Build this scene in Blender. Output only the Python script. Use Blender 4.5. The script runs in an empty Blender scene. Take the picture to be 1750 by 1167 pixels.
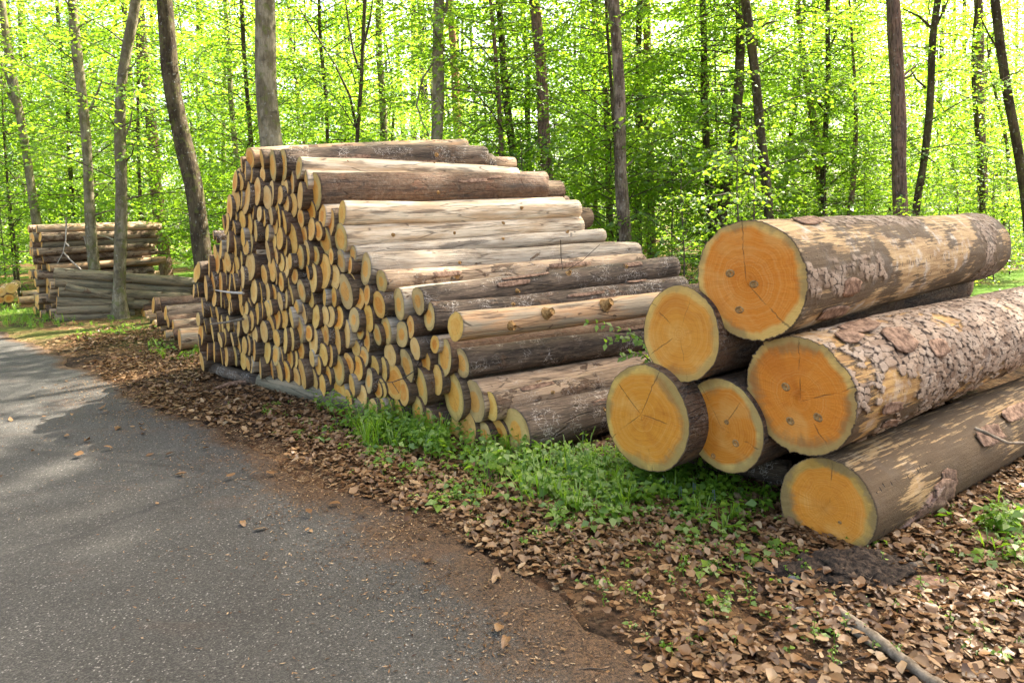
import bpy, math, random
import numpy as np
from mathutils import Vector, Matrix

rnd = random.Random(11)
NP = np.random.default_rng(5)
sc = bpy.context.scene
COL = sc.collection

# ------------------------------------------------------------------ camera
FPX, CX, PPY, EYE = 1170.0, 875.0, 436.0, 1.65
cam_d = bpy.data.cameras.new("camera")
cam = bpy.data.objects.new("camera", cam_d)
COL.objects.link(cam)
cam_d.sensor_width = 36.0
cam_d.lens = FPX / 1750.0 * 36.0
cam_d.shift_y = -(583.5 - PPY) / 1750.0
cam_d.clip_end = 3000
RC = Matrix.Rotation(math.radians(87.0), 3, 'X') @ Matrix.Rotation(-0.03, 3, 'Z')
cam.matrix_world = Matrix.Translation((0, 0, EYE)) @ RC.to_4x4()
sc.camera = cam
ORG = Vector((0, 0, EYE))


def ray(px, py):
    return RC @ Vector(((px - CX) / FPX, -(py - PPY) / FPX, -1.0))


def G(px, py, z=0.0):
    d = ray(px, py)
    return ORG + d * ((z - EYE) / d.z)


def P(px, py, y):
    d = ray(px, py)
    return ORG + d * (y / d.y)


def on_plane(px, py, p0, n):
    d = ray(px, py)
    return ORG + d * ((p0 - ORG).dot(n) / d.dot(n))


def end_on_ray(n0, px, py, length):
    """point on the sight line at the given distance from n0 (the farther one)"""
    d = ray(px, py).normalized()
    b = (ORG - n0).dot(d)
    c = (ORG - n0).length_squared - length * length
    disc = b * b - c
    t = -b + (math.sqrt(disc) if disc > 0 else 0.0)
    return ORG + d * t


def end_along(n0, px, py, hdir):
    """point on the sight line straight along a horizontal direction from n0"""
    d = ray(px, py)
    # n0 + t*h = ORG + u*d in plan
    bx, by = ORG.x - n0.x, ORG.y - n0.y
    u = (hdir.y * bx - hdir.x * by) / (hdir.x * d.y - hdir.y * d.x)
    return ORG + d * u


# ------------------------------------------------------------------ noise
def _h(ix, iy, iz, s):
    n = (ix * 374761393 + iy * 668265263 + iz * 2147483647 + s * 974634777) & 0xFFFFFFFF
    n = ((n ^ (n >> 13)) * 1274126177) & 0xFFFFFFFF
    n = ((n ^ (n >> 16)) * 2246822519) & 0xFFFFFFFF
    return ((n ^ (n >> 15)) & 0xFFFFFF) / float(0xFFFFFF)


def vn(p, s=0):
    p = np.asarray(p, float)
    f = np.floor(p)
    i = f.astype(np.int64)
    t = p - f
    t = t * t * (3 - 2 * t)
    r = 0
    for dx in (0, 1):
        for dy in (0, 1):
            for dz in (0, 1):
                w = (t[:, 0] if dx else 1 - t[:, 0]) * (t[:, 1] if dy else 1 - t[:, 1]) * (t[:, 2] if dz else 1 - t[:, 2])
                r = r + w * _h(i[:, 0] + dx, i[:, 1] + dy, i[:, 2] + dz, s)
    return r


def fbm(p, s=0, o=4, g=0.5):
    p = np.asarray(p, float)
    a, tot, r = 1.0, 0.0, 0
    for k in range(o):
        r = r + a * vn(p * (2 ** k), s + 17 * k)
        tot += a
        a *= g
    return r / tot


def cells(u, v, s=0):
    """2-d cell noise: distance to border-ish (F2-F1) and id of nearest cell"""
    iu, iv = np.floor(u).astype(np.int64), np.floor(v).astype(np.int64)
    f1 = np.full(u.shape, 9.0)
    f2 = np.full(u.shape, 9.0)
    cid = np.zeros(u.shape)
    for a in (-1, 0, 1):
        for b in (-1, 0, 1):
            cu, cv = iu + a, iv + b
            z = np.zeros_like(cu)
            pu = cu + 0.1 + 0.8 * _h(cu, cv, z, s)
            pv = cv + 0.1 + 0.8 * _h(cu, cv, z + 1, s)
            d = np.hypot(u - pu, v - pv)
            idd = _h(cu, cv, z + 2, s)
            near = d < f1
            f2 = np.where(near, f1, np.minimum(f2, d))
            cid = np.where(near, idd, cid)
            f1 = np.where(near, d, f1)
    return f1, f2 - f1, cid


# ------------------------------------------------------------------ mesh helpers
def tag(o, label=None, cat=None, group=None, kind=None):
    if label: o["label"] = label
    if cat: o["category"] = cat
    if group: o["group"] = group
    if kind: o["kind"] = kind
    return o


def mesh_data(name, V, F, mats, uv=None, attrs=None, smooth=True, mi=None):
    """F: (n,4) array, or list of index lists"""
    me = bpy.data.meshes.new(name)
    V = np.asarray(V, np.float32)
    if isinstance(F, np.ndarray):
        n, k = F.shape
        me.vertices.add(len(V))
        me.vertices.foreach_set("co", V.ravel())
        me.loops.add(n * k)
        me.loops.foreach_set("vertex_index", F.astype(np.int32).ravel())
        me.polygons.add(n)
        me.polygons.foreach_set("loop_start", np.arange(0, n * k, k, dtype=np.int32))
        me.polygons.foreach_set("loop_total", np.full(n, k, np.int32))
        me.update(calc_edges=True)
    else:
        me.from_pydata([tuple(map(float, v)) for v in V], [], F)
    for m in (mats if isinstance(mats, (list, tuple)) else [mats]):
        me.materials.append(m)
    if mi is not None:
        me.polygons.foreach_set("material_index", np.asarray(mi, np.int32))
    me.polygons.foreach_set("use_smooth", np.full(len(me.polygons), smooth, bool))
    if uv is not None:
        l = me.uv_layers.new(name="UVMap")
        idx = np.zeros(len(me.loops), np.int32)
        me.loops.foreach_get("vertex_index", idx)
        l.data.foreach_set("uv", np.asarray(uv, np.float32)[idx].ravel())
    for k, a in (attrs or {}).items():
        at = me.attributes.new(k, 'FLOAT', 'POINT')
        at.data.foreach_set("value", np.asarray(a, np.float32))
    me.validate()
    me.update()
    return me


def obj(name, me, parent=None, mw=None):
    o = bpy.data.objects.new(name, me)
    COL.objects.link(o)
    if parent: o.parent = parent
    if mw is not None: o.matrix_world = mw
    return o


def empty(name, loc):
    o = bpy.data.objects.new(name, None)
    COL.objects.link(o)
    o.location = loc
    o.empty_display_size = 0.1
    return o


class Geo:
    """collects tubes and leaves into one mesh"""
    def __init__(s):
        s.V, s.F, s.R, s.M, s.n = [], [], [], [], 0

    def add(s, V, F, r=0.5, m=0):
        V = np.asarray(V, float)
        F = np.asarray(F, np.int64)
        s.V.append(V)
        s.F.append(F + s.n)
        s.R.append(np.broadcast_to(np.asarray(r, float), (len(V),)).copy())
        s.M.append(np.full(len(F), m))
        s.n += len(V)

    def tube(s, pts, rad, sides=6, r=0.5, m=0, caps=True):
        pts = [Vector(p) for p in pts]
        V = []
        ref = Vector((0.31, 0.2, 0.93))
        for i, p in enumerate(pts):
            t = (pts[min(i + 1, len(pts) - 1)] - pts[max(i - 1, 0)]).normalized()
            if abs(t.dot(ref)) > 0.95: ref = Vector((0.9, 0.3, 0.1))
            a = t.cross(ref).normalized()
            b = t.cross(a)
            rr = rad[i] if isinstance(rad, (list, tuple)) else rad
            for k in range(sides):
                an = 2 * math.pi * k / sides
                V.append(p + (a * math.cos(an) + b * math.sin(an)) * rr)
        F = []
        for i in range(len(pts) - 1):
            for k in range(sides):
                k2 = (k + 1) % sides
                F.append((i * sides + k, i * sides + k2, (i + 1) * sides + k2, (i + 1) * sides + k))
        if caps:
            for base, fl in ((0, 1), ((len(pts) - 1) * sides, 0)):
                V.append(pts[0] if fl else pts[-1])
                c = len(V) - 1
                for k in range(0, sides, 2):
                    q = (base + k, base + (k + 1) % sides, base + (k + 2) % sides, c)
                    F.append(q if fl else q[::-1])
        s.add([tuple(v) for v in V], F, r, m)

    def leaves(s, B, D, N, L, W, r, m=0, fold=0.18, droop=0.12):
        """leaf quads: base, side, tip, side folded on the midrib"""
        B, D, N = (np.asarray(x, float) for x in (B, D, N))
        D = D / np.linalg.norm(D, axis=1, keepdims=True)
        S = np.cross(D, N)
        S /= np.linalg.norm(S, axis=1, keepdims=True) + 1e-9
        N = np.cross(S, D)
        L, W = np.asarray(L)[:, None], np.asarray(W)[:, None]
        a = B
        c = B + D * L - N * L * droop
        mid = B + D * L * 0.45
        b = mid + S * W * 0.5 + N * W * fold
        d = mid - S * W * 0.5 + N * W * fold
        V = np.stack([a, b, c, d], 1).reshape(-1, 3)
        n = len(B)
        F = np.arange(4 * n).reshape(n, 4)
        s.add(V, F, np.repeat(np.asarray(r, float), 4), m)

    def mesh(s, name, mats, smooth=True):
        return mesh_data(name, np.concatenate(s.V), np.concatenate(s.F), mats,
                         attrs={"rnd": np.concatenate(s.R)}, smooth=smooth, mi=np.concatenate(s.M))


# ------------------------------------------------------------------ materials
class NT:
    def __init__(s, name):
        s.m = bpy.data.materials.new(name)
        s.m.use_nodes = True
        s.t = s.m.node_tree
        s.t.nodes.clear()
        s.out = s.n("ShaderNodeOutputMaterial")

    def n(s, typ, **kw):
        nd = s.t.nodes.new(typ)
        for k, v in kw.items():
            if k.startswith("i_"):
                key = k[2:]
                key = int(key) if key.isdigit() else key.replace("_", " ")
                s.put(nd.inputs[key], v)
            else:
                setattr(nd, k, v)
        return nd

    def put(s, sock, v):
        if isinstance(v, bpy.types.NodeSocket):
            s.t.links.new(v, sock)
        elif isinstance(v, bpy.types.Node):
            s.t.links.new(v.outputs[0], sock)
        else:
            if isinstance(v, (tuple, list)) and len(v) == 3 and sock.type == 'RGBA':
                v = (*v, 1)
            sock.default_value = v

    def math(s, op, a, b=0.0, c=0.0, clamp=False):
        nd = s.n("ShaderNodeMath", operation=op, use_clamp=clamp)
        s.put(nd.inputs[0], a); s.put(nd.inputs[1], b); s.put(nd.inputs[2], c)
        return nd.outputs[0]

    def mix(s, f, a, b, mode='MIX'):
        nd = s.n("ShaderNodeMix", data_type='RGBA', blend_type=mode)
        s.put(nd.inputs[0], f); s.put(nd.inputs[6], a); s.put(nd.inputs[7], b)
        return nd.outputs[2]

    def ramp(s, f, stops, interp='LINEAR'):
        nd = s.n("ShaderNodeValToRGB")
        cr = nd.color_ramp
        cr.interpolation = interp
        while len(cr.elements) < len(stops): cr.elements.new(0.5)
        for e, (p, c) in zip(cr.elements, stops):
            e.position = p
            e.color = (c, c, c, 1) if isinstance(c, (int, float)) else (*c, 1)
        s.put(nd.inputs[0], f)
        return nd.outputs[0]

    def step(s, f, lo, hi):
        nd = s.n("ShaderNodeMapRange", interpolation_type='SMOOTHSTEP')
        s.put(nd.inputs[0], f); s.put(nd.inputs[1], lo); s.put(nd.inputs[2], hi)
        return nd.outputs[0]

    def noise(s, vec, scale, detail=4, rough=0.55, dist=0.0, col=False):
        nd = s.n("ShaderNodeTexNoise", i_Vector=vec, i_Scale=scale, i_Detail=detail, i_Roughness=rough, i_Distortion=dist)
        return nd.outputs[1 if col else 0]

    def vor(s, vec, scale, feature='F1', out=0, rand=1.0):
        nd = s.n("ShaderNodeTexVoronoi", feature=feature, i_Vector=vec, i_Scale=scale, i_Randomness=rand)
        return nd.outputs[out]

    def scale(s, vec, sc_):
        nd = s.n("ShaderNodeVectorMath", operation='MULTIPLY')
        s.put(nd.inputs[0], vec); s.put(nd.inputs[1], sc_)
        return nd.outputs[0]

    def addv(s, a, b):
        nd = s.n("ShaderNodeVectorMath", operation='ADD')
        s.put(nd.inputs[0], a); s.put(nd.inputs[1], b)
        return nd.outputs[0]

    def attr(s, name, typ='GEOMETRY', out='Fac'):
        return s.n("ShaderNodeAttribute", attribute_name=name, attribute_type=typ).outputs[out]

    def bump(s, h, strength=0.5, dist=0.01):
        return s.n("ShaderNodeBump", i_Height=h, i_Strength=strength, i_Distance=dist).outputs[0]

    def principled(s, col, rough=0.8, normal=None, spec=0.3):
        nd = s.n("ShaderNodeBsdfPrincipled")
        s.put(nd.inputs["Base Color"], col); s.put(nd.inputs["Roughness"], rough)
        s.put(nd.inputs["Specular IOR Level"], spec)
        if normal is not None: s.put(nd.inputs["Normal"], normal)
        s.t.links.new(nd.outputs[0], s.out.inputs[0])
        return s.m

    def obco(s):
        """object coordinates shifted by a per-object random offset"""
        co = s.n("ShaderNodeTexCoord").outputs["Object"]
        r = s.n("ShaderNodeObjectInfo").outputs["Random"]
        v = s.n("ShaderNodeCombineXYZ", i_0=s.math('MULTIPLY', r, 57.0), i_1=s.math('MULTIPLY', r, 31.0), i_2=s.math('MULTIPLY', r, 83.0))
        return s.addv(co, v.outputs[0])


def log_bark_material():
    t = NT("log_bark")
    co = t.obco()
    A, B = t.attr("tone_a", 'OBJECT', 'Color'), t.attr("tone_b", 'OBJECT', 'Color')
    patch, gal = t.attr("patch", 'OBJECT'), t.attr("gallery", 'OBJECT')
    st = t.scale(co, (0.55, 3.5, 3.5))
    n1 = t.noise(st, 4.0, 6, 0.62)
    n2 = t.noise(t.scale(co, (1.0, 1.6, 1.6)), 5.0, 5, 0.6, 0.4)
    fine = t.noise(t.scale(co, (1.2, 9, 9)), 12.0, 5, 0.65)
    c = t.mix(t.step(n1, 0.38, 0.62), A, B)
    c = t.mix(t.math('MULTIPLY', t.step(fine, 0.5, 0.72), 0.38), c, (0.46, 0.34, 0.215))
    # strips of bark still on the wood
    thr = t.math('SUBTRACT', 0.78, t.math('MULTIPLY', patch, 0.5))
    pm = t.step(n2, thr, t.math('ADD', thr, 0.035))
    plate = t.vor(t.scale(co, (1.0, 1.7, 1.7)), 26.0, 'F1', 1)
    rough_n = t.noise(co, 34.0, 5, 0.7)
    barkc = t.mix(rough_n, (0.028, 0.018, 0.013), t.mix(t.math('MULTIPLY', plate, 1.0), (0.20, 0.10, 0.05), (0.30, 0.205, 0.13)))
    c = t.mix(t.math('MULTIPLY', pm, 0.92), c, barkc)
    # dark weathering streaks and long drying cracks
    dk = t.step(t.noise(t.scale(co, (0.35, 2.2, 2.2)), 6.0, 4, 0.6), 0.54, 0.66)
    c = t.mix(t.math('MULTIPLY', dk, 0.62), c, (0.045, 0.036, 0.03))
    crack = t.step(t.vor(t.scale(co, (0.28, 5.5, 5.5)), 4.5, 'DISTANCE_TO_EDGE', 0), 0.03, 0.0)
    c = t.mix(t.math('MULTIPLY', crack, 0.55), c, (0.03, 0.022, 0.018))
    # pale winding beetle galleries
    w = t.addv(t.scale(co, (6, 9, 9)), t.scale(t.noise(co, 9.0, 3, 0.6, 0.0, True), (2.2, 2.2, 2.2)))
    g = t.step(t.vor(w, 2.2, 'DISTANCE_TO_EDGE', 0), 0.045, 0.015)
    g = t.math('MULTIPLY', t.math('MULTIPLY', g, t.step(t.noise(co, 5.0, 2), 0.46, 0.6)), gal)
    c = t.mix(g, c, (0.62, 0.55, 0.47))
    h = t.math('ADD', t.math('MULTIPLY', pm, t.math('ADD', 0.5, t.math('MULTIPLY', rough_n, 0.9))), t.math('MULTIPLY', fine, 0.5))
    h = t.math('SUBTRACT', h, t.math('MULTIPLY', crack, 0.7))
    return t.principled(c, 0.82, t.bump(h, 0.9, 0.012), 0.25)


def cut_end_material():
    """sawn face: rings from the radius kept in the UV map"""
    t = NT("sawn_wood")
    uv = t.n("ShaderNodeUVMap").outputs[0]
    r_ob = t.n("ShaderNodeObjectInfo").outputs["Random"]
    off = t.n("ShaderNodeCombineXYZ", i_0=t.math('MULTIPLY', r_ob, 91.0), i_1=t.math('MULTIPLY', r_ob, 47.0), i_2=t.math('MULTIPLY', r_ob, 13.0)).outputs[0]
    co = t.addv(uv, off)
    wob = t.noise(co, 1.6, 3, 0.5)
    wob2 = t.noise(co, 4.0, 4, 0.6)
    sep0 = t.n("ShaderNodeVectorMath", operation='LENGTH', i_0=uv).outputs["Value"]
    r = t.math('ADD', sep0, t.math('MULTIPLY', t.math('SUBTRACT', wob, 0.5), 0.30))
    heart, sap = t.attr("heart", 'OBJECT', 'Color'), t.attr("sap", 'OBJECT', 'Color')
    hr, grime, ring = t.attr("heart_r", 'OBJECT'), t.attr("grime", 'OBJECT'), t.attr("rings", 'OBJECT')
    hm = t.step(r, t.math('ADD', hr, 0.05), t.math('SUBTRACT', hr, 0.05))
    c = t.mix(hm, sap, heart)
    # growth rings
    rg = t.math('SINE', t.math('MULTIPLY', t.math('ADD', sep0, t.math('MULTIPLY', wob, 0.16)), t.math('MULTIPLY', ring, 6.28)))
    irregular = t.noise(t.n("ShaderNodeCombineXYZ", i_0=t.math('MULTIPLY', r, 9.0), i_1=r_ob).outputs[0], 3.0, 4, 0.7)
    band = t.math('ADD', t.math('MULTIPLY', rg, 0.05), t.math('MULTIPLY', t.math('SUBTRACT', irregular, 0.5), 1.25))
    c = t.mix(t.math('MULTIPLY', band, 0.9, clamp=True), c, t.mix(1.0, c, (0.62, 0.42, 0.28), 'MULTIPLY'))
    c = t.mix(t.math('MULTIPLY', t.math('MULTIPLY', band, -1.0), 0.6, clamp=True), c, (0.80, 0.60, 0.28))
    # broad stains, saw marks
    blot = t.noise(co, 1.1, 3, 0.55, 0.6)
    c = t.mix(t.math('MULTIPLY', t.step(blot, 0.48, 0.7), 0.5), c, t.mix(0.55, c, (0.80, 0.50, 0.16)))
    c = t.mix(t.math('MULTIPLY', t.step(blot, 0.46, 0.28), 0.45), c, t.mix(1.0, c, (0.72, 0.52, 0.36), 'MULTIPLY'))
    c = t.mix(t.math('MULTIPLY', t.step(wob2, 0.5, 0.75), 0.35), c, t.mix(1.0, c, (0.75, 0.55, 0.38), 'MULTIPLY'))
    saw = t.noise(t.scale(co, (1.2, 26, 1)), 2.5, 3, 0.6)
    c = t.mix(t.math('MULTIPLY', t.step(saw, 0.48, 0.75), 0.42), c, t.mix(1.0, c, (0.7, 0.58, 0.42), 'MULTIPLY'))
    # grey mould working in from the rim
    ang = t.n("ShaderNodeTexGradient", gradient_type='RADIAL', i_Vector=uv).outputs[1]
    rimn = t.noise(t.n("ShaderNodeCombineXYZ", i_0=t.math('MULTIPLY', ang, 40.0), i_1=t.math('MULTIPLY', sep0, 2.0), i_2=t.math('MULTIPLY', r_ob, 30)).outputs[0], 1.3, 4, 0.65)
    big = t.noise(co, 1.3, 2, 0.5)
    gm = t.step(t.math('ADD', sep0, t.math('ADD', t.math('MULTIPLY', t.math('SUBTRACT', rimn, 0.5), 0.30), t.math('MULTIPLY', t.math('SUBTRACT', big, 0.5), 0.85))), 0.76, 0.96)
    gm = t.math('MULTIPLY', gm, grime)
    c = t.mix(t.math('MULTIPLY', gm, 0.72), c, t.mix(rimn, (0.05, 0.035, 0.015), (0.30, 0.215, 0.095)))
    # bark lip
    c = t.mix(t.step(t.math('ADD', sep0, t.math('MULTIPLY', rimn, 0.02)), 0.992, 1.0), c, (0.14, 0.09, 0.045))
    # radial checks
    an = t.math('ADD', t.math('MULTIPLY', ang, 1.0), t.math('MULTIPLY', t.math('SUBTRACT', wob2, 0.5), 0.035))
    ck = t.math('ABSOLUTE', t.math('SUBTRACT', t.math('FRACT', t.math('ADD', t.math('MULTIPLY', an, 5.0), r_ob)), 0.5))
    sel = t.step(t.noise(t.n("ShaderNodeCombineXYZ", i_0=t.math('FLOOR', t.math('ADD', t.math('MULTIPLY', an, 5.0), r_ob)), i_1=t.math('MULTIPLY', r_ob, 77)).outputs[0], 2.7, 0), 0.50, 0.53)
    wid = t.math('DIVIDE', 0.016, t.math('ADD', sep0, 0.12))
    ckm = t.math('MULTIPLY', t.math('MULTIPLY', t.step(ck, wid, t.math('MULTIPLY', wid, 0.4)), sel), t.step(t.noise(co, 2.2, 3), 0.42, 0.56))
    c = t.mix(t.math('MULTIPLY', ckm, 0.55), c, (0.06, 0.035, 0.015))
    fib = t.noise(co, 60.0, 3, 0.7)
    h = t.math('ADD', t.math('MULTIPLY', saw, 0.6), t.math('ADD', t.math('MULTIPLY', fib, 0.25), t.math('MULTIPLY', ckm, -1.2)))
    return t.principled(c, 0.7, t.bump(h, 0.35, 0.006), 0.3)


def big_bark_material():
    """big pine logs: 'bark' mask, plate id and plate edge come from the mesh that carries the plates"""
    t = NT("big_log_bark")
    co = t.obco()
    bark, pid, edge, dark = t.attr("bark"), t.attr("pid"), t.attr("edge"), t.attr("dark")
    st = t.noise(t.scale(co, (0.4, 5, 5)), 8.0, 6, 0.65)
    st2 = t.noise(t.scale(co, (0.55, 7, 7)), 8.0, 6, 0.72)
    n2 = t.noise(co, 7.0, 6, 0.65)
    fine = t.noise(t.scale(co, (1, 2, 2)), 60.0, 4, 0.7)
    A, B = t.attr("tone_a", 'OBJECT', 'Color'), t.attr("tone_b", 'OBJECT', 'Color')
    w = t.mix(t.step(st, 0.36, 0.6), A, B)
    w = t.mix(t.math('MULTIPLY', t.step(n2, 0.5, 0.66), t.attr("bleach", 'OBJECT')), w, (0.50, 0.46, 0.40))
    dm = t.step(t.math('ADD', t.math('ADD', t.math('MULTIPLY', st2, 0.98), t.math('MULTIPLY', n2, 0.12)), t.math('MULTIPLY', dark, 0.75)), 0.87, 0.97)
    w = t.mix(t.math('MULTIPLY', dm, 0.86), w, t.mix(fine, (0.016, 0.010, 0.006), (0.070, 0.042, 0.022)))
    w = t.mix(t.math('MULTIPLY', t.step(fine, 0.55, 0.75), 0.3), w, (0.09, 0.055, 0.03))
    # rows of little bore holes along the grain
    sx = t.n("ShaderNodeSeparateXYZ", i_0=co)
    hole = t.step(t.vor(t.scale(co, (26, 9, 9)), 1.0, 'F1', 0, 0.35), 0.17, 0.10)
    hole = t.math('MULTIPLY', hole, t.step(t.noise(t.scale(co, (0.35, 5, 5)), 3.0, 2), 0.55, 0.6))
    w = t.mix(t.math('MULTIPLY', hole, 0.85), w, (0.02, 0.014, 0.01))
    pc = t.mix(pid, t.attr("plate_a", 'OBJECT', 'Color'), t.attr("plate_b", 'OBJECT', 'Color'))
    pc = t.mix(t.math('MULTIPLY', t.step(n2, 0.42, 0.62), 0.5), pc, (0.44, 0.37, 0.30))
    pc = t.mix(t.math('MULTIPLY', fine, 0.55), pc, t.mix(1.0, pc, (0.42, 0.36, 0.32), 'MULTIPLY'))
    pc = t.mix(t.step(edge, 0.20, 0.05), pc, (0.035, 0.02, 0.013))  # shadow lines between the plates, darkened in the colour
    c = t.mix(bark, w, pc)
    h = t.math('ADD', t.math('MULTIPLY', fine, 0.5), t.math('ADD', t.math('MULTIPLY', st2, 0.7), t.math('MULTIPLY', hole, -1.0)))
    return t.principled(c, 0.8, t.bump(h, 0.8, 0.008), 0.3)


def leaf_material(name, dark, light, trans, gloss=0.06):
    t = NT(name)
    r = t.attr("rnd")
    rr = t.n("ShaderNodeObjectInfo").outputs["Random"]
    f = t.math('ADD', t.math('MULTIPLY', r, 0.75), t.math('MULTIPLY', rr, 0.25))
    c = t.mix(f, dark, light)
    tc = t.mix(f, t.mix(1.0, trans, (0.58, 0.80, 0.6), 'MULTIPLY'), trans)
    d = t.n("ShaderNodeBsdfDiffuse", i_Color=c)
    tr = t.n("ShaderNodeBsdfTranslucent", i_Color=tc)
    gl = t.n("ShaderNodeBsdfGlossy", i_Color=(0.8, 0.85, 0.8, 1), i_Roughness=0.45)
    m1 = t.n("ShaderNodeMixShader", i_0=0.55)
    t.put(m1.inputs[1], d); t.put(m1.inputs[2], tr)
    m2 = t.n("ShaderNodeMixShader", i_0=gloss)
    t.put(m2.inputs[1], m1); t.put(m2.inputs[2], gl)
    t.t.links.new(m2.outputs[0], t.out.inputs[0])
    return t.m


def litter_material():
    t = NT("dead_leaf")
    r = t.attr("rnd")
    c = t.ramp(r, [(0, (0.05, 0.023, 0.010)), (0.3, (0.12, 0.058, 0.024)), (0.55, (0.22, 0.122, 0.055)), (0.8, (0.34, 0.215, 0.11)), (1.0, (0.48, 0.355, 0.21))])
    n = t.noise(t.n("ShaderNodeTexCoord").outputs["Object"], 60, 3, 0.6)
    c = t.mix(t.math('MULTIPLY', n, 0.6), c, t.mix(1.0, c, (0.45, 0.38, 0.32), 'MULTIPLY'))
    d = t.n("ShaderNodeBsdfDiffuse", i_Color=c)
    tr = t.n("ShaderNodeBsdfTranslucent", i_Color=c)
    gl = t.n("ShaderNodeBsdfGlossy", i_Roughness=0.4)
    m = t.n("ShaderNodeMixShader", i_0=0.15)
    t.put(m.inputs[1], d); t.put(m.inputs[2], tr)
    m2 = t.n("ShaderNodeMixShader", i_0=0.04)
    t.put(m2.inputs[1], m); t.put(m2.inputs[2], gl)
    t.t.links.new(m2.outputs[0], t.out.inputs[0])
    return t.m


def trunk_material():
    t = NT("tree_bark")
    co = t.obco()
    A, B = t.attr("tone_a", 'OBJECT', 'Color'), t.attr("tone_b", 'OBJECT', 'Color')
    rough, moss = t.attr("rough", 'OBJECT'), t.attr("moss", 'OBJECT')
    n = t.noise(t.scale(co, (1, 1, 0.45)), 7.0, 6, 0.62)
    ridg = t.noise(t.scale(co, (1, 1, 0.16)), 42.0, 4, 0.6)
    c = t.mix(t.step(n, 0.42, 0.6), A, B)
    c = t.mix(t.math('MULTIPLY', t.step(ridg, 0.45, 0.62), t.math('MULTIPLY', rough, 0.8)), c, t.mix(1.0, c, (0.25, 0.22, 0.2), 'MULTIPLY'))
    sp = t.step(t.noise(co, 16.0, 4, 0.6), 0.60, 0.68)
    c = t.mix(t.math('MULTIPLY', sp, 0.6), c, (0.33, 0.33, 0.28))
    dk = t.step(t.noise(t.scale(co, (1, 1, 1.6)), 5.0, 3, 0.5), 0.60, 0.70)
    c = t.mix(t.math('MULTIPLY', dk, 0.6), c, (0.05, 0.045, 0.035))
    ms = t.step(t.math('ADD', t.noise(co, 9.0, 5, 0.6), t.math('MULTIPLY', moss, 0.25)), 0.62, 0.74)
    c = t.mix(t.math('MULTIPLY', ms, t.math('ADD', moss, 0.15)), c, (0.13, 0.15, 0.03))
    h = t.math('ADD', t.math('MULTIPLY', ridg, rough), t.math('MULTIPLY', n, 0.4))
    return t.principled(c, 0.88, t.bump(h, 1.0, 0.035), 0.15)


def plain_material(name, a, b, scale=20, rough=0.85, stretch=(1, 1, 1), bump=0.4):
    t = NT(name)
    co = t.scale(t.n("ShaderNodeTexCoord").outputs["Object"], stretch)
    n = t.noise(co, scale, 6, 0.65)
    return t.principled(t.mix(t.step(n, 0.3, 0.7), a, b), rough, t.bump(n, bump, 0.01), 0.2)


def ground_material():
    t = NT("forest_floor")
    co = t.n("ShaderNodeTexCoord").outputs["Object"]
    cw = t.addv(co, t.scale(t.noise(co, 30.0, 3, 0.6, 0, True), (0.09, 0.09, 0)))
    cell = t.vor(cw, 24.0, 'F1', 1)
    cs = t.n("ShaderNodeSeparateColor", i_0=cell).outputs[0]
    ed = t.vor(cw, 24.0, 'DISTANCE_TO_EDGE', 0)
    n = t.noise(co, 1.1, 5, 0.6)
    n2 = t.noise(co, 22.0, 5, 0.7)
    lit = t.ramp(cs, [(0, (0.09, 0.042, 0.02)), (0.4, (0.20, 0.10, 0.045)), (0.8, (0.33, 0.19, 0.09)), (1, (0.42, 0.28, 0.16))])
    lit = t.mix(t.step(ed, 0.10, 0.0), lit, (0.03, 0.018, 0.01))
    soil = t.mix(t.step(n2, 0.35, 0.7), (0.010, 0.007, 0.005), (0.075, 0.047, 0.028))
    c = t.mix(t.math('MULTIPLY', t.step(n, 0.62, 0.45), t.math('MAXIMUM', t.math('MULTIPLY', t.attr("far"), 1.0), 0.45)), soil, lit)
    far = t.math('MULTIPLY', t.step(t.attr("far"), 0.0, 1.0), t.step(t.noise(co, 0.35, 4, 0.6), 0.40, 0.60))
    c = t.mix(far, c, t.mix(n2, (0.05, 0.10, 0.012), (0.10, 0.19, 0.02)))
    h = t.math('ADD', t.math('MULTIPLY', cs, 0.6), t.math('MULTIPLY', n2, 0.8))
    return t.principled(c, 0.95, t.bump(h, 0.8, 0.02), 0.1)


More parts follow.
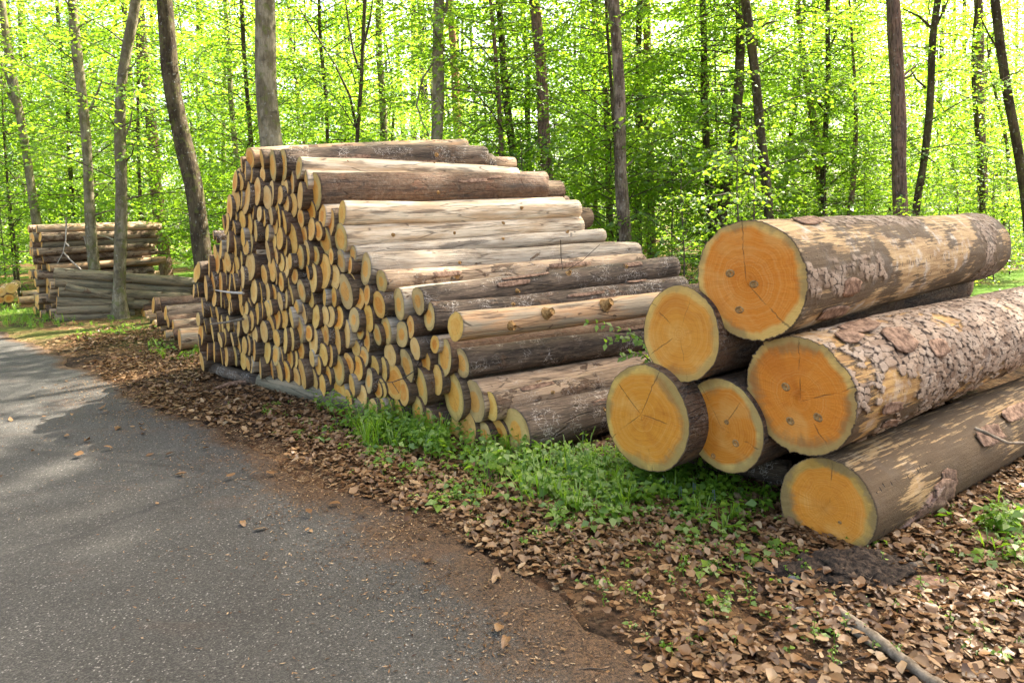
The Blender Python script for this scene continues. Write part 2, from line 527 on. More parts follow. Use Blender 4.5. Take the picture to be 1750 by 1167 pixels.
def road_material():
    t = NT("asphalt")
    co = t.n("ShaderNodeTexCoord").outputs["Object"]
    d = t.attr("lateral")
    ag = t.vor(co, 165.0, 'F1', 1)
    ags = t.n("ShaderNodeSeparateColor", i_0=ag)
    agd = t.vor(co, 165.0, 'F1', 0)
    n = t.noise(co, 1.3, 5, 0.6)
    n3 = t.noise(co, 6.0, 4, 0.65)
    c = t.mix(t.step(ags.outputs[0], 0.25, 1.0), (0.047, 0.044, 0.039), (0.092, 0.086, 0.076))
    c = t.mix(t.step(ags.outputs[1], 0.965, 0.985), c, (0.24, 0.225, 0.20))
    c = t.mix(t.math('MULTIPLY', t.step(n, 0.35, 0.7), 0.5), c, t.mix(1.0, c, (0.66, 0.62, 0.60), 'MULTIPLY'))
    # old patch seams
    sm = t.step(t.vor(t.addv(co, t.scale(t.noise(co, 3.0, 2, 0.5, 0, True), (0.15, 0.15, 0))), 0.33, 'DISTANCE_TO_EDGE', 0), 0.012, 0.004)
    c = t.mix(t.math('MULTIPLY', sm, 0.45), c, (0.035, 0.032, 0.03))
    # brown needle dust washed in from the verge
    f = t.math('ADD', d, t.math('MULTIPLY', t.math('SUBTRACT', n3, 0.5), 0.75))
    f = t.math('ADD', f, t.math('MULTIPLY', t.math('SUBTRACT', n, 0.5), 0.9))
    dust = t.step(f, 0.72, 0.02)
    fibre = t.noise(t.scale(co, (1, 1, 1)), 85.0, 5, 0.8)
    db = t.mix(t.step(fibre, 0.35, 0.68), (0.018, 0.012, 0.008), (0.155, 0.09, 0.047))
    c = t.mix(t.math('MULTIPLY', dust, t.step(t.math('ADD', fibre, t.math('MULTIPLY', dust, 0.45)), 0.52, 0.72)), c, db)
    stain = t.step(t.noise(t.scale(co, (0.5, 1.2, 1)), 1.7, 4, 0.6), 0.57, 0.72)
    c = t.mix(t.math('MULTIPLY', stain, 0.22), c, (0.13, 0.07, 0.04))
    h = t.math('ADD', t.math('MULTIPLY', agd, -1.0), t.math('MULTIPLY', fibre, 0.4))
    return t.principled(c, 0.85, t.bump(h, 0.55, 0.006), 0.25)


M_LOG, M_CUT, M_BIG = log_bark_material(), cut_end_material(), big_bark_material()
M_LEAF = leaf_material("beech_leaf", (0.030, 0.105, 0.006), (0.16, 0.265, 0.016), (0.43, 0.64, 0.035))
M_PINE = leaf_material("pine_needle", (0.03, 0.065, 0.03), (0.06, 0.11, 0.05), (0.07, 0.13, 0.05))
M_HERB = leaf_material("herb_leaf", (0.06, 0.16, 0.012), (0.25, 0.39, 0.022), (0.36, 0.58, 0.03))
M_LITTER, M_TRUNK = litter_material(), trunk_material()
M_TWIG = plain_material("twig_bark", (0.05, 0.035, 0.025), (0.13, 0.10, 0.075), 30)
M_DEAD = plain_material("weathered_wood", (0.10, 0.075, 0.05), (0.30, 0.24, 0.175), 26, stretch=(1, 1, 1))
M_PALE = plain_material("pale_stick_wood", (0.38, 0.32, 0.25), (0.62, 0.56, 0.48), 30)
M_STONE = plain_material("stone", (0.06, 0.065, 0.07), (0.20, 0.20, 0.20), 14)
M_SOIL = plain_material("dark_soil", (0.012, 0.009, 0.007), (0.075, 0.05, 0.034), 40, bump=1.0)
M_FLAKE = plain_material("bark_flake", (0.09, 0.048, 0.030), (0.34, 0.215, 0.145), 30, bump=0.9)
M_KNOT = plain_material("knot_wood", (0.17, 0.085, 0.028), (0.44, 0.26, 0.10), 60)
M_GROUND, M_ROAD = ground_material(), road_material()
M_FLOWER = plain_material("blue_flower", (0.10, 0.10, 0.22), (0.20, 0.20, 0.36), 40)

# ------------------------------------------------------------------ light
SUN_AZ, SUN_EL = math.radians(50), math.radians(52)
S = Vector((math.sin(SUN_AZ) * math.cos(SUN_EL), math.cos(SUN_AZ) * math.cos(SUN_EL), math.sin(SUN_EL)))
w = bpy.data.worlds.new("World")
sc.world = w
w.use_nodes = True
nt = w.node_tree
bg = nt.nodes["Background"]
sky = nt.nodes.new("ShaderNodeTexSky")
sky.sky_type = 'NISHITA'
sky.sun_disc = False
sky.sun_elevation = SUN_EL
sky.sun_rotation = SUN_AZ
sky.air_density = 0.7
sky.dust_density = 4.0
sky.ozone_density = 0.3
wt = nt.nodes.new("ShaderNodeMix")
wt.data_type, wt.blend_type = 'RGBA', 'MULTIPLY'
wt.inputs[0].default_value = 1.0
wt.inputs[7].default_value = (1.0, 0.94, 0.79, 1)
nt.links.new(sky.outputs[0], wt.inputs[6])
nt.links.new(wt.outputs[2], bg.inputs[0])
bg.inputs[1].default_value = 0.15
sd = bpy.data.lights.new("sun", 'SUN')
sd.energy = 5.0
sd.angle = math.radians(0.6)
sd.color = (1.0, 0.92, 0.79)
so = bpy.data.objects.new("sun", sd)
COL.objects.link(so)
so.rotation_euler = S.to_track_quat('Z', 'Y').to_euler()
sc.view_settings.view_transform = 'Standard'
sc.view_settings.look = 'None'
sc.view_settings.exposure = 2.55
sc.view_settings.gamma = 1.0
sc.cycles.max_bounces = 10
sc.cycles.diffuse_bounces = 7
sc.cycles.transmission_bounces = 8
sc.cycles.caustics_reflective = False
sc.cycles.caustics_refractive = False

# ------------------------------------------------------------------ road and ground
EDGE_PX = [(0, 569), (64, 592), (111, 618), (163, 639), (210, 662), (239, 690), (291, 711), (355, 726), (422, 758),
           (500, 802), (580, 838), (660, 870), (760, 912), (850, 955), (930, 1005), (1000, 1062), (1070, 1130), (1110, 1170)]
edge = [G(*p) for p in EDGE_PX]
first, last = edge[0], edge[-1]
pre = [Vector((first.x - 30, first.y + 11, 0)), Vector((first.x - 12, first.y + 6.4, 0)), Vector((first.x - 4, first.y + 2.6, 0))]
post = [last + Vector((0.5, -0.75, 0)), last + Vector((1.6, -2.6, 0)), last + Vector((6, -9, 0)), last + Vector((18, -26, 0))]
edge = pre + edge + post
E = np.array([(p.x, p.y) for p in edge])
# smooth resampling
seg = np.hypot(*np.diff(E, axis=0).T)
tt = np.concatenate([[0], np.cumsum(seg)])
ts = np.concatenate([np.linspace(0, tt[3], 12, endpoint=False), np.linspace(tt[3], tt[-4], 160, endpoint=False), np.linspace(tt[-4], tt[-1], 14)])
ER = np.stack([np.interp(ts, tt, E[:, 0]), np.interp(ts, tt, E[:, 1])], 1)
for _ in range(3):
    ER[1:-1] = 0.5 * ER[1:-1] + 0.25 * (ER[:-2] + ER[2:])


def edge_dist(x, y):
    """signed distance to the road edge; positive on the road"""
    x, y = np.asarray(x, float), np.asarray(y, float)
    best = np.full(x.shape, 1e9)
    sg = np.ones(x.shape)
    for (ax, ay), (bx, by) in zip(ER[:-1], ER[1:]):
        dx, dy = bx - ax, by - ay
        l2 = dx * dx + dy * dy + 1e-12
        u = np.clip(((x - ax) * dx + (y - ay) * dy) / l2, 0, 1)
        qx, qy = x - ax - u * dx, y - ay - u * dy
        d = qx * qx + qy * qy
        m = d < best
        best = np.where(m, d, best)
        sg = np.where(m, np.where(dx * qy - dy * qx < 0, 1.0, -1.0), sg)
    return np.sqrt(best) * sg


lat = np.array([-0.06, 0, 0.04, 0.1, 0.2, 0.35, 0.5, 0.75, 1.0, 1.4, 2, 3, 4, 5.2])
Vr, Ar = [], []
ragged = (fbm(np.stack([ts * 1.7, ts * 0, ts * 0], 1), 3, 5, .7) - 0.5) * 0.4
for k, (x, y) in enumerate(ER):
    for l in lat:
        j = ragged[k] * max(0.0, 1 - l)
        Vr.append((x - 0.72 * (l + j), y - 0.69 * (l + j), 0.006 if l > -0.01 else -0.05))
        Ar.append(l / (0.25 + 0.75 * float(np.clip((5.2 - y) / 2.4, 0, 1))))
nl = len(lat)
Fr = np.array([(i * nl + j, i * nl + j + 1, (i + 1) * nl + j + 1, (i + 1) * nl + j) for i in range(len(ER) - 1) for j in range(nl - 1)])
ro = obj("road", mesh_data("road", Vr, Fr, M_ROAD, attrs={"lateral": Ar}))
tag(ro, "grey asphalt forest road with brown needle dust along its edge", "road", kind='structure')

q = np.linspace(-1, 1, 300)
gx = 9 * q + 600 * np.sign(q) * np.abs(q) ** 9
q2 = np.linspace(-1, 1, 320)
gy = 6 + 11 * q2 + 600 * np.sign(q2) * np.abs(q2) ** 9
GX, GY = np.meshgrid(gx, gy)
gxf, gyf = GX.ravel(), GY.ravel()
gd = edge_dist(gxf, gyf)


def ground_z(x, y, d=None):
    x, y = np.atleast_1d(x).astype(float), np.atleast_1d(y).astype(float)
    d = edge_dist(x, y) if d is None else d
    p = np.stack([x, y, x * 0], 1)
    off = np.clip((0.05 - d) / 0.4, 0, 1)
    z = off * (0.01 + 0.035 * (fbm(p * 1.6, 7, 4) - 0.35)) - 0.05 * (1 - np.clip((0.12 - d) / 0.12, 0, 1))
    return z


gz = ground_z(gxf, gyf, gd)
nx, ny = len(gx), len(gy)
ii, jj = np.meshgrid(np.arange(nx - 1), np.arange(ny - 1))
a0 = (jj * nx + ii).ravel()
Fg = np.stack([a0, a0 + 1, a0 + nx + 1, a0 + nx], 1)
go = obj("ground", mesh_data("ground", np.stack([gxf, gyf, gz], 1), Fg, M_GROUND, attrs={"far": np.clip((gyf - 9) / 3, 0, 1)}))
tag(go, "forest floor under brown leaf litter", "ground", kind='structure')


def gz1(x, y):
    return float(ground_z([x], [y])[0])


# ------------------------------------------------------------------ logs
def axis_matrix(origin, xdir, roll=0.0):
    x = xdir.normalized()
    z = Vector((0, 0, 1))
    y = z.cross(x).normalized()
    z = x.cross(y)
    m = Matrix((x, y, z)).transposed()
    m = m @ Matrix.Rotation(roll, 3, 'X')
    return Matrix.Translation(origin) @ m.to_4x4()


TONES = {  # bark look: (tone_a, tone_b, patch, gallery)
    'w': ((0.72, 0.59, 0.43), (0.52, 0.37, 0.23), 0.14, 0.0),
    'g': ((0.46, 0.39, 0.30), (0.29, 0.225, 0.16), 0.25, 0.3),
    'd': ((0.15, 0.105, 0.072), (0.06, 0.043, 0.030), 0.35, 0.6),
    'r': ((0.22, 0.11, 0.06), (0.10, 0.055, 0.034), 0.95, 0.1),
    'b': ((0.20, 0.135, 0.08), (0.10, 0.068, 0.042), 0.5, 0.2),
    'B': ((0.46, 0.32, 0.20), (0.24, 0.165, 0.105), 0.42, 0.4),
    'o': ((0.56, 0.33, 0.17), (0.38, 0.30, 0.20), 0.35, 0.1),
    'v': ((0.27, 0.21, 0.13), (0.17, 0.15, 0.10), 0.25, 0.1),
}


def log_body(r, L, taper, rr, sides, segs, bend, tilt, lump=0.06):
    """bark tube along +X from the sawn near end; returns verts, faces and the near rim"""
    seed = rr.randrange(10000)
    xs = np.concatenate([[0.0], np.linspace(0.02, L, segs)])
    th = np.arange(sides) * 2 * np.pi / sides
    X, T = np.meshgrid(xs, th, indexing='ij')
    Pn = np.stack([X.ravel() * 1.3, np.cos(T.ravel()) * 0.9 + 5, np.sin(T.ravel()) * 0.9], 1)
    nz = fbm(Pn, seed, 3) - 0.5
    Pn2 = np.stack([X.ravel() * 5, np.cos(T.ravel()) * 2.2 + 5, np.sin(T.ravel()) * 2.2], 1)
    nz2 = fbm(Pn2, seed + 5, 2) - 0.5
    R = r * (1 - taper * X.ravel() / L) * (1 + lump * 2.2 * nz + lump * 0.7 * nz2)
    R[-sides:] *= 0.97
    cy = bend[0] * np.sin(np.pi * X.ravel() / L)
    cz = bend[1] * np.sin(np.pi * X.ravel() / L)
    Y, Z = R * np.cos(T.ravel()), R * np.sin(T.ravel())
    XX = X.ravel() + (tilt[0] * Y + tilt[1] * Z) * np.exp(-X.ravel() / (0.6 * r + 0.01))
    V = np.stack([XX, Y + cy, Z + cz], 1)
    n = len(xs)
    F = []
    for i in range(n - 1):
        for k in range(sides):
            k2 = (k + 1) % sides
            F.append([i * sides + k, i * sides + k2, (i + 1) * sides + k2, (i + 1) * sides + k])
    F.append(list(range(sides))[::-1])
    F.append([(n - 1) * sides + k for k in range(sides)])
    # F winding: near cap faces -X
    return V, F, V[:sides]


def cut_disc(rim, rr, rings=4, out=0.004):
    """sawn face just proud of the near end; UV keeps unit radius at the rim"""
    sides = len(rim)
    c = rim.mean(0)
    V, U = [c + np.array([-out, 0, 0])], [(0.0, 0.0)]
    for k in range(1, rings + 1):
        f = k / rings
        for s_ in range(sides):
            p = c + (rim[s_] - c) * f * (1.004 if f < 1 else rr.uniform(0.992, 1.012))
            p = p + np.array([-out + (0.0 if f < 1 else out * 0.6) + rr.uniform(-1, 1) * 0.0012, 0, 0])
            V.append(p)
            an = 2 * math.pi * s_ / sides
            U.append((f * math.cos(an), f * math.sin(an)))
    F = []
    for s_ in range(sides):
        F.append([0, 1 + (s_ + 1) % sides, 1 + s_])
    for k in range(rings - 1):
        for s_ in range(sides):
            a, b = 1 + k * sides + s_, 1 + k * sides + (s_ + 1) % sides
            F.append([a, b, b + sides, a + sides])
    return V, F, U


ENDS = {  # heart colour, sap colour, heart radius, grime
    'p': ((0.76, 0.44, 0.11), (0.78, 0.51, 0.16), 0.45, 0.25),
    'y': ((0.76, 0.39, 0.08), (0.77, 0.46, 0.12), 0.55, 0.35),
    'o': ((0.70, 0.28, 0.035), (0.74, 0.42, 0.10), 0.62, 0.2),
    'g': ((0.72, 0.36, 0.07), (0.58, 0.41, 0.15), 0.60, 0.55),
}


def make_log(near, xdir, r, L, label, group, bark='b', end='y', sides=20, segs=14, name="log", cat="log", taper=None, seed=None, bendz=None, lump=0.06, bow=0.012):
    rr = random.Random(seed if seed is not None else rnd.random())
    taper = rr.uniform(0.02, 0.12) if taper is None else taper
    bend = (rr.uniform(-1, 1) * bow * L / 2.9, rr.uniform(-1, 1) * bow * L / 2.9 if bendz is None else bendz)
    tilt = (rr.uniform(-0.14, 0.14), rr.uniform(-0.12, 0.12))
    V, F, rim = log_body(r, L, taper, rr, sides, segs, bend, tilt, lump)
    o = obj(name, mesh_data(name, V, F, M_LOG), None, axis_matrix(near, xdir))
    a, b, pt, gl = TONES[bark]
    j = rr.uniform(0.82, 1.15)
    o["tone_a"] = tuple(min(0.8, c * j) for c in a)
    o["tone_b"] = tuple(c * j for c in b)
    o["patch"] = pt * rr.uniform(0.7, 1.3)
    o["gallery"] = gl
    dv, df, du = cut_disc(rim, rr, 4)
    c = obj("cut_end", mesh_data("cut_end", dv, df, M_CUT, uv=du), o)
    set_end(c, end, rr)
    tag(o, label, cat, group)
    return o


def set_end(c, end, rr, rings=9.0):
    h, s_, hr, gm = ENDS[end]
    j, wq = rr.uniform(0.82, 1.10), rr.uniform(0.8, 1.2)
    c["heart"] = tuple(x * j * k for x, k in zip(h, (1.03, 1.0, wq)))
    c["sap"] = tuple(x * j * k for x, k in zip(s_, (1.03, 1.0, wq)))
    c["heart_r"] = hr * rr.uniform(0.7, 1.15)
    c["grime"] = min(1.0, gm * rr.uniform(0.5, 1.3))
    c["rings"] = rings


ORD = ["zeroth", "first", "second", "third", "fourth", "fifth", "sixth", "seventh", "eighth", "ninth", "tenth", "eleventh", "twelfth",
       "thirteenth", "fourteenth", "fifteenth", "sixteenth", "seventeenth", "eighteenth", "nineteenth", "twentieth"] + \
      ["twenty-" + x for x in ("first", "second", "third", "fourth", "fifth", "sixth", "seventh", "eighth", "ninth")] + ["thirtieth"] + \
      ["thirty-" + x for x in ("first", "second", "third", "fourth", "fifth", "sixth", "seventh", "eighth", "ninth")]

# main stack: where each sawn end shows (tile origin, scale, then x y height [end tone, bark, far end x y])
T7, T6 = 7.295, 6.865
TILES = {
 'A': (330, 240, T7, [
    (710, 220, 250, 'o', 'o', 795, 251), (858, 240, 230, 'y', 'b'), (868, 430, 170), (993, 315, 390, 'g', 'd', 838, 285),
    (1122, 305, 380, 'g', 'd', 820, 270), (1318, 345, 270, 'g', 'w', 881, 303), (605, 300, 180), (648, 390, 230), (725, 440, 190),
    (522, 520, 240), (535, 740, 270), (562, 490, 240), (590, 520, 200), (595, 720, 240), (662, 710, 390, 'y', 'd'), (800, 640, 310, 'y', 'b'),
    (455, 845, 310, 'o'), (925, 715, 270), (975, 660, 300), (1025, 790, 240), (1085, 680, 200), (1142, 590, 230), (1235, 520, 260, 'g'),
    (1410, 500, 260, 'g', 'w', 890, 312), (1335, 690, 320, 'y'), (1165, 800, 190), (1243, 815, 290), (745, 890, 230), (828, 915, 170), (885, 965, 210),
    (968, 935, 240), (1065, 950, 270), (1020, 1050, 230), (1135, 1030, 280), (1345, 970, 220, 'o'), (530, 940, 120), (515, 1090, 170),
    (615, 990, 210), (705, 1040, 260), (470, 1090, 170), (415, 1040, 240), (380, 1030, 190)]),
 'B': (330, 380, T7, [
    (780, 110, 250, 'p', 'd'), (925, 130, 200), (1080, 200, 260), (1150, 290, 240), (1232, 205, 360, 'y'), (1335, 430, 290, 'g'), (1420, 390, 300),
    (935, 375, 280), (1008, 260, 200), (1035, 420, 200), (1100, 500, 200, 'p'), (1155, 560, 250), (1208, 490, 180), (985, 585, 280), (1030, 650, 230),
    (887, 650, 220), (1100, 750, 220, 'o'), (1185, 760, 180, 'p'), (1270, 670, 180), (1352, 850, 260, 'g'), (1225, 910, 230, 'p'), (1160, 955, 230, 'p'),
    (1088, 985, 210, 'p'), (1010, 880, 200), (920, 870, 250, 'p'), (833, 885, 270), (760, 860, 280, 'p'), (620, 190, 220), (708, 275, 270, 'g'),
    (658, 310, 180), (770, 395, 210, 'p', 'w'), (597, 460, 200), (712, 550, 310), (612, 690, 260, 'p', 'd'), (565, 690, 200), (515, 750, 200), (540, 530, 200),
    (483, 570, 180), (477, 400, 160), (430, 495, 220), (520, 300, 260), (480, 230, 160), (435, 240, 260), (345, 340, 200), (300, 500, 260),
    (275, 370, 160), (290, 190, 130, 'o'), (255, 160, 110), (200, 560, 260), (65, 600, 200, 'y', 'd'), (40, 640, 200, 'y', 'd'), (388, 560, 190), (395, 740, 230),
    (345, 760, 250), (245, 740, 250, 'o', 'd'), (160, 820, 300, 'y', 'd'), (460, 750, 220), (590, 900, 260), (652, 890, 180), (265, 950, 180), (300, 960, 170),
    (350, 960, 200), (388, 990, 150), (445, 920, 160), (480, 1040, 150), (450, 1060, 180), (120, 1060, 220, 'y', 'd'), (10, 850, 150, 'y', 'd'), (60, 850, 160, 'y', 'd'),
    (605, 1070, 170), (650, 1080, 190, 'p'), (690, 1030, 200), (800, 1130, 250), (850, 1090, 230), (930, 1080, 180, 'p'), (970, 1060, 180, 'p'), (300, 1130, 170),
    (230, 1130, 170), (1290, 1050, 160, 'g')]),
 'C': (330, 530, T7, [
    (65, 115, 150), (95, 310, 260), (150, 200, 180), (235, 240, 280), (310, 200, 180), (355, 170, 220), (435, 170, 180), (495, 190, 190), (562, 220, 220, 'p'),
    (388, 340, 200), (490, 370, 160, 'p'), (655, 170, 230, 'p'), (720, 130, 230), (705, 290, 180, 'g'), (885, 270, 250, 'p'), (968, 200, 270), (1047, 120, 220, 'o'),
    (1130, 100, 240), (1225, 90, 250, 'p'), (1325, 240, 320, 'g'), (1392, 60, 220, 'p'), (772, 305, 190, 'p'), (640, 440, 200), (690, 440, 230), (762, 500, 240, 'o'),
    (843, 500, 230), (925, 525, 260), (568, 430, 200), (525, 570, 240, 'g'), (337, 370, 170), (355, 570, 220), (412, 570, 230), (180, 520, 200), (265, 510, 240, 'o'),
    (75, 430, 230), (110, 640, 220, 'y', 'b'), (627, 625, 210, 'p'), (683, 670, 160), (728, 675, 190), (840, 720, 240, 'g'), (880, 740, 210), (982, 740, 250),
    (1067, 755, 270, 'p'), (1160, 770, 260), (1030, 560, 230, 'g'), (1040, 350, 200), (1150, 380, 290, 'p'), (1228, 360, 270, 'p'), (1100, 560, 210), (1210, 610, 230),
    (1275, 610, 220, 'p'), (1345, 515, 210, 'o', 'r'), (1357, 800, 350, 'y'), (1292, 840, 230)]),
 'D': (510, 280, T7, [
    (205, 360, 450, 'g', 'r', 924, 323), (155, 590, 250), (300, 660, 280, 'o', 'w', 960, 352), (390, 740, 320, 'o', 'b'), (545, 620, 300, 'y', 'w', 985, 357), (530, 930, 360, 'g', 'w', 987, 386),
    (340, 970, 330, 'g'), (248, 840, 210, 'o'), (160, 820, 260), (70, 880, 230, 'o')]),
 'E': (510, 430, T7, [
    (110, 70, 210), (212, 50, 220, 'g'), (410, 60, 190, 'o'), (530, 120, 260, 'g'), (680, 35, 210, 'g', 'g', 1029, 402), (645, 170, 190, 'o'), (840, 215, 390, 'g', 'g', 1084, 432),
    (313, 240, 390), (180, 330, 330, 'p'), (120, 260, 170, 'o'), (455, 315, 270, 'p'), (585, 500, 400, 'g', 'b'), (655, 400, 260, 'p'), (325, 570, 190), (160, 600, 190, 'p'),
    (445, 570, 220, 'o'), (755, 590, 250, 'o', 'r'), (855, 540, 230), (1035, 370, 280, 'g', 'B', 1095, 447), (1007, 665, 300), (1255, 660, 410, 'g', 'g', 1120, 475), (45, 490, 250, 'g'),
    (75, 775, 230, 'p'), (217, 815, 260, 'p'), (338, 800, 230, 'p'), (395, 815, 230, 'p'), (498, 830, 270, 'o'), (695, 850, 300, 'g'), (865, 820, 330), (1095, 985, 310, 'g'),
    (1290, 1030, 300, 'g'), (985, 1040, 240, 'g'), (855, 1110, 260, 'o'), (770, 1000, 170, 'g'), (600, 1020, 320, 'p'), (275, 1010, 200, 'o', 'r'), (345, 1040, 240, 'o'),
    (130, 1020, 180, 'o', 'r'), (190, 1120, 300, 'p'), (480, 1100, 330)]),
 'F': (510, 580, T7, [
    (170, 240, 200), (247, 320, 230), (310, 190, 270, 'p'), (395, 205, 250, 'o'), (720, 110, 200, 'p'), (810, 220, 250, 'g'), (500, 375, 350, 'g'),
    (630, 300, 240, 'o'), (740, 360, 280, 'o'), (880, 520, 280, 'g'), (950, 330, 250), (1065, 370, 270), (1145, 200, 280, 'p'), (1350, 330, 380, 'g'), (1200, 540, 390, 'o'),
    (1310, 660, 290, 'o', 'b'), (1040, 610, 220, 'p'), (990, 620, 200, 'o'), (500, 660, 370), (620, 770, 260), (668, 575, 250), (790, 720, 270, 'p'), (300, 575, 250),
    (372, 450, 230, 'o'), (185, 510, 290, 'p'), (930, 860, 230, 'p'), (1110, 850, 290, 'p'), (1030, 850, 220), (1250, 900, 310)]),
 'G': (690, 470, T6, [
    (170, 300, 330, 'g', 'd', 1150, 456), (300, 490, 330, 'g', 'd', 1164, 490), (80, 605, 240, 'o', 'r'), (610, 600, 330, 'y', 'o', 1190, 510), (365, 810, 210, 'o', 'g', 1180, 545),
    (485, 970, 390, 'g'), (680, 1030, 340, 'g', 'd', 1232, 557), (135, 865, 250, 'p'), (240, 1005, 280, 'o')]),
 'H': (690, 620, T6, [
    (205, 280, 400, 'g'), (390, 200, 330), (585, 390, 510, 'g', 'b'), (825, 450, 490, 'g', 'B', 1240, 600), (1020, 510, 340, 'p', 'B', 1250, 606), (165, 570, 320, 'g'), (280, 700, 320, 'g'),
    (430, 660, 150, 'o'), (570, 770, 270), (745, 780, 350, 'y', 'b'), (950, 860, 300, 'g'), (1130, 820, 300, 'o'), (1320, 805, 550, 'g', 'd', 1272, 652)]),
}
gl_, gr_ = G(345, 640), G(885, 787)
fdir = (gr_ - gl_).normalized()
fn = Vector((fdir.y, -fdir.x, 0)).normalized()
if fn.y > 0: fn = -fn
VPD = ray(2650, 322)
VPD = Vector((VPD.x, VPD.y, 0)).normalized()
SPECIAL = {
    ('A', 0): "topmost log of the tall stack, with a brownish end overhanging its upper left corner",
    ('A', 4): "dark barked log near the top of the tall stack, ending beside a pale log",
    ('A', 5): "weathered pale log sloping down to the right just under the dark top logs",
    ('D', 0): "thick log with scaly red-brown bark above the broad cream log of the tall stack",
    ('D', 4): "broad cream debarked log on the stack's slope, below the scaly barked log",
    ('D', 5): "bleached white log directly under the broad cream log on the stack's slope",
    ('E', 4): "silver grey log whose knotted end lies just below the bleached white log",
    ('E', 6): "log with a streaked greenish end halfway down the stack's sloping side",
    ('E', 18): "brown and grey log with a small oval end halfway up the sloping side",
    ('E', 20): "thick log with a broad grey-rimmed orange end left of the dark mottled log",
    ('G', 0): "dark mottled log with orange heart and grey rim, above the pale-ended grey log",
    ('G', 1): "grey log with a pale oval end tucked between dark mottled log and knotty log",
    ('G', 3): "knotty orange-barked log with branch stubs, jutting out of the stack's sloping side",
    ('G', 4): "thin log with red-edged end lying under the knotty orange-barked log",
    ('G', 5): "grey-rimmed end standing left of the log with white beetle galleries",
    ('G', 6): "dark log covered in white beetle galleries on the lower slope of the stack",
    ('H', 2): "large oval grey-rimmed end leaning in the lower right of the tall stack",
    ('H', 3): "log with a split dark orange heart left of the small pale round end",
    ('H', 4): "pinkish brown log with a plain pale round end near the bottom right",
    ('H', 9): "thick stubby log with a hole-pocked yellow end low in the weeds",
    ('H', 12): "thick charcoal log with a black-blotched end, lowest right of the tall stack",
}
recs = []
for tn, (ox, oy, s_, lst) in TILES.items():
    for k, e in enumerate(lst):
        px, py, hp = ox + e[0] / s_, oy + e[1] / s_, e[2] / s_
        recs.append((tn, k, px, py, hp, e[3] if len(e) > 3 else None, e[4] if len(e) > 4 else None, e[5:7] if len(e) > 6 else None))
STACK_GROUP = "pine logs of the tall stack"
built = []
for tn, k, px, py, hp, et, bk, far in recs:
    jut = rnd.uniform(-0.022, 0.022) + (rnd.uniform(-.05, .05) if rnd.random() < .2 else 0)
    if bk == 'd' and far is None: jut = rnd.uniform(0.0, 0.03)
    if far: jut *= 0.5
    if (tn, k) == ('G', 3): jut = 0.16
    p = on_plane(px, py, gl_ + fn * jut, fn)
    dist = ray(px, py)
    depth = (p - ORG).length / dist.length
    r = hp * 0.5 * depth / FPX * (1.03 if far else 1.12)
    r = min(max(r, 0.04), 0.2)
    L = rnd.uniform(2.82, 3.02)
    if far:
        f = end_along(p, far[0], far[1], VPD)
        L = min(max((f - p).length, 2.2), 3.4)
        d = (f - p).normalized()
    else:
        d = (VPD + Vector((rnd.uniform(-.02, .02), rnd.uniform(-.02, .02), rnd.uniform(-.012, .012)))).normalized()
    et = et or rnd.choice("yyyypo")
    bk = bk or rnd.choice("bbrdrdg")
    print_L = L
    built.append(dict(p=p, d=d, r=r, L=L, et=et, bk=bk, key=(tn, k), far=far, px=px))
# courses for the labels
for b in built: b['c'] = max(1, int(b['p'].z / 0.165) + 1)
top_c = max(b['c'] for b in built)
for c in range(1, top_c + 1):
    row = sorted((b for b in built if b['c'] == c), key=lambda b: b['px'])
    for i, b in enumerate(row):
        b['i'] = i + 1
for n_, b in enumerate(built):
    sz = "slim" if b['r'] < 0.075 else "thick" if b['r'] > 0.115 else "medium"
    tn_ = {'p': "pale", 'y': "yellow", 'o': "orange", 'g': "grey-rimmed"}[b['et']]
    lab = SPECIAL.get(b['key']) or f"{sz} log with {tn_} end, {ORD[b['i']]} from left in {ORD[b['c']]} course of tall stack"
    hi = b['far'] is not None
    o = make_log(b['p'], b['d'], b['r'], b['L'], lab, STACK_GROUP, b['bk'], b['et'], sides=28 if hi else 18, segs=40 if hi else 7, seed=1000 + n_,
                 taper=rnd.uniform(0.0, 0.06) if hi else None, lump=0.095 if hi else 0.085, bow=0.026 if hi else 0.012)
    b['o'] = o
    if b['key'] == ('G', 3):   # branch stubs of the knotty log
        for x_, an, l_, rs in ((0.72, 0.35, 0.055, 0.030), (1.30, 0.5, 0.06, 0.034), (2.0, 0.2, 0.12, 0.032), (0.4, -0.3, 0.03, 0.024)):
            g = Geo()
            base = Vector((x_, -math.cos(an) * b['r'] * 0.85, math.sin(an) * b['r'] * 0.85))
            dd = Vector((0.25, -math.cos(an), math.sin(an))).normalized()
            g.tube([base, base + dd * (b['r'] * .15 + l_ * 0.5), base + dd * (b['r'] * .15 + l_)], [rs * 1.7, rs * 1.05, rs * 0.9], 10)
            obj("branch_stub", g.mesh("branch_stub", M_KNOT), o)

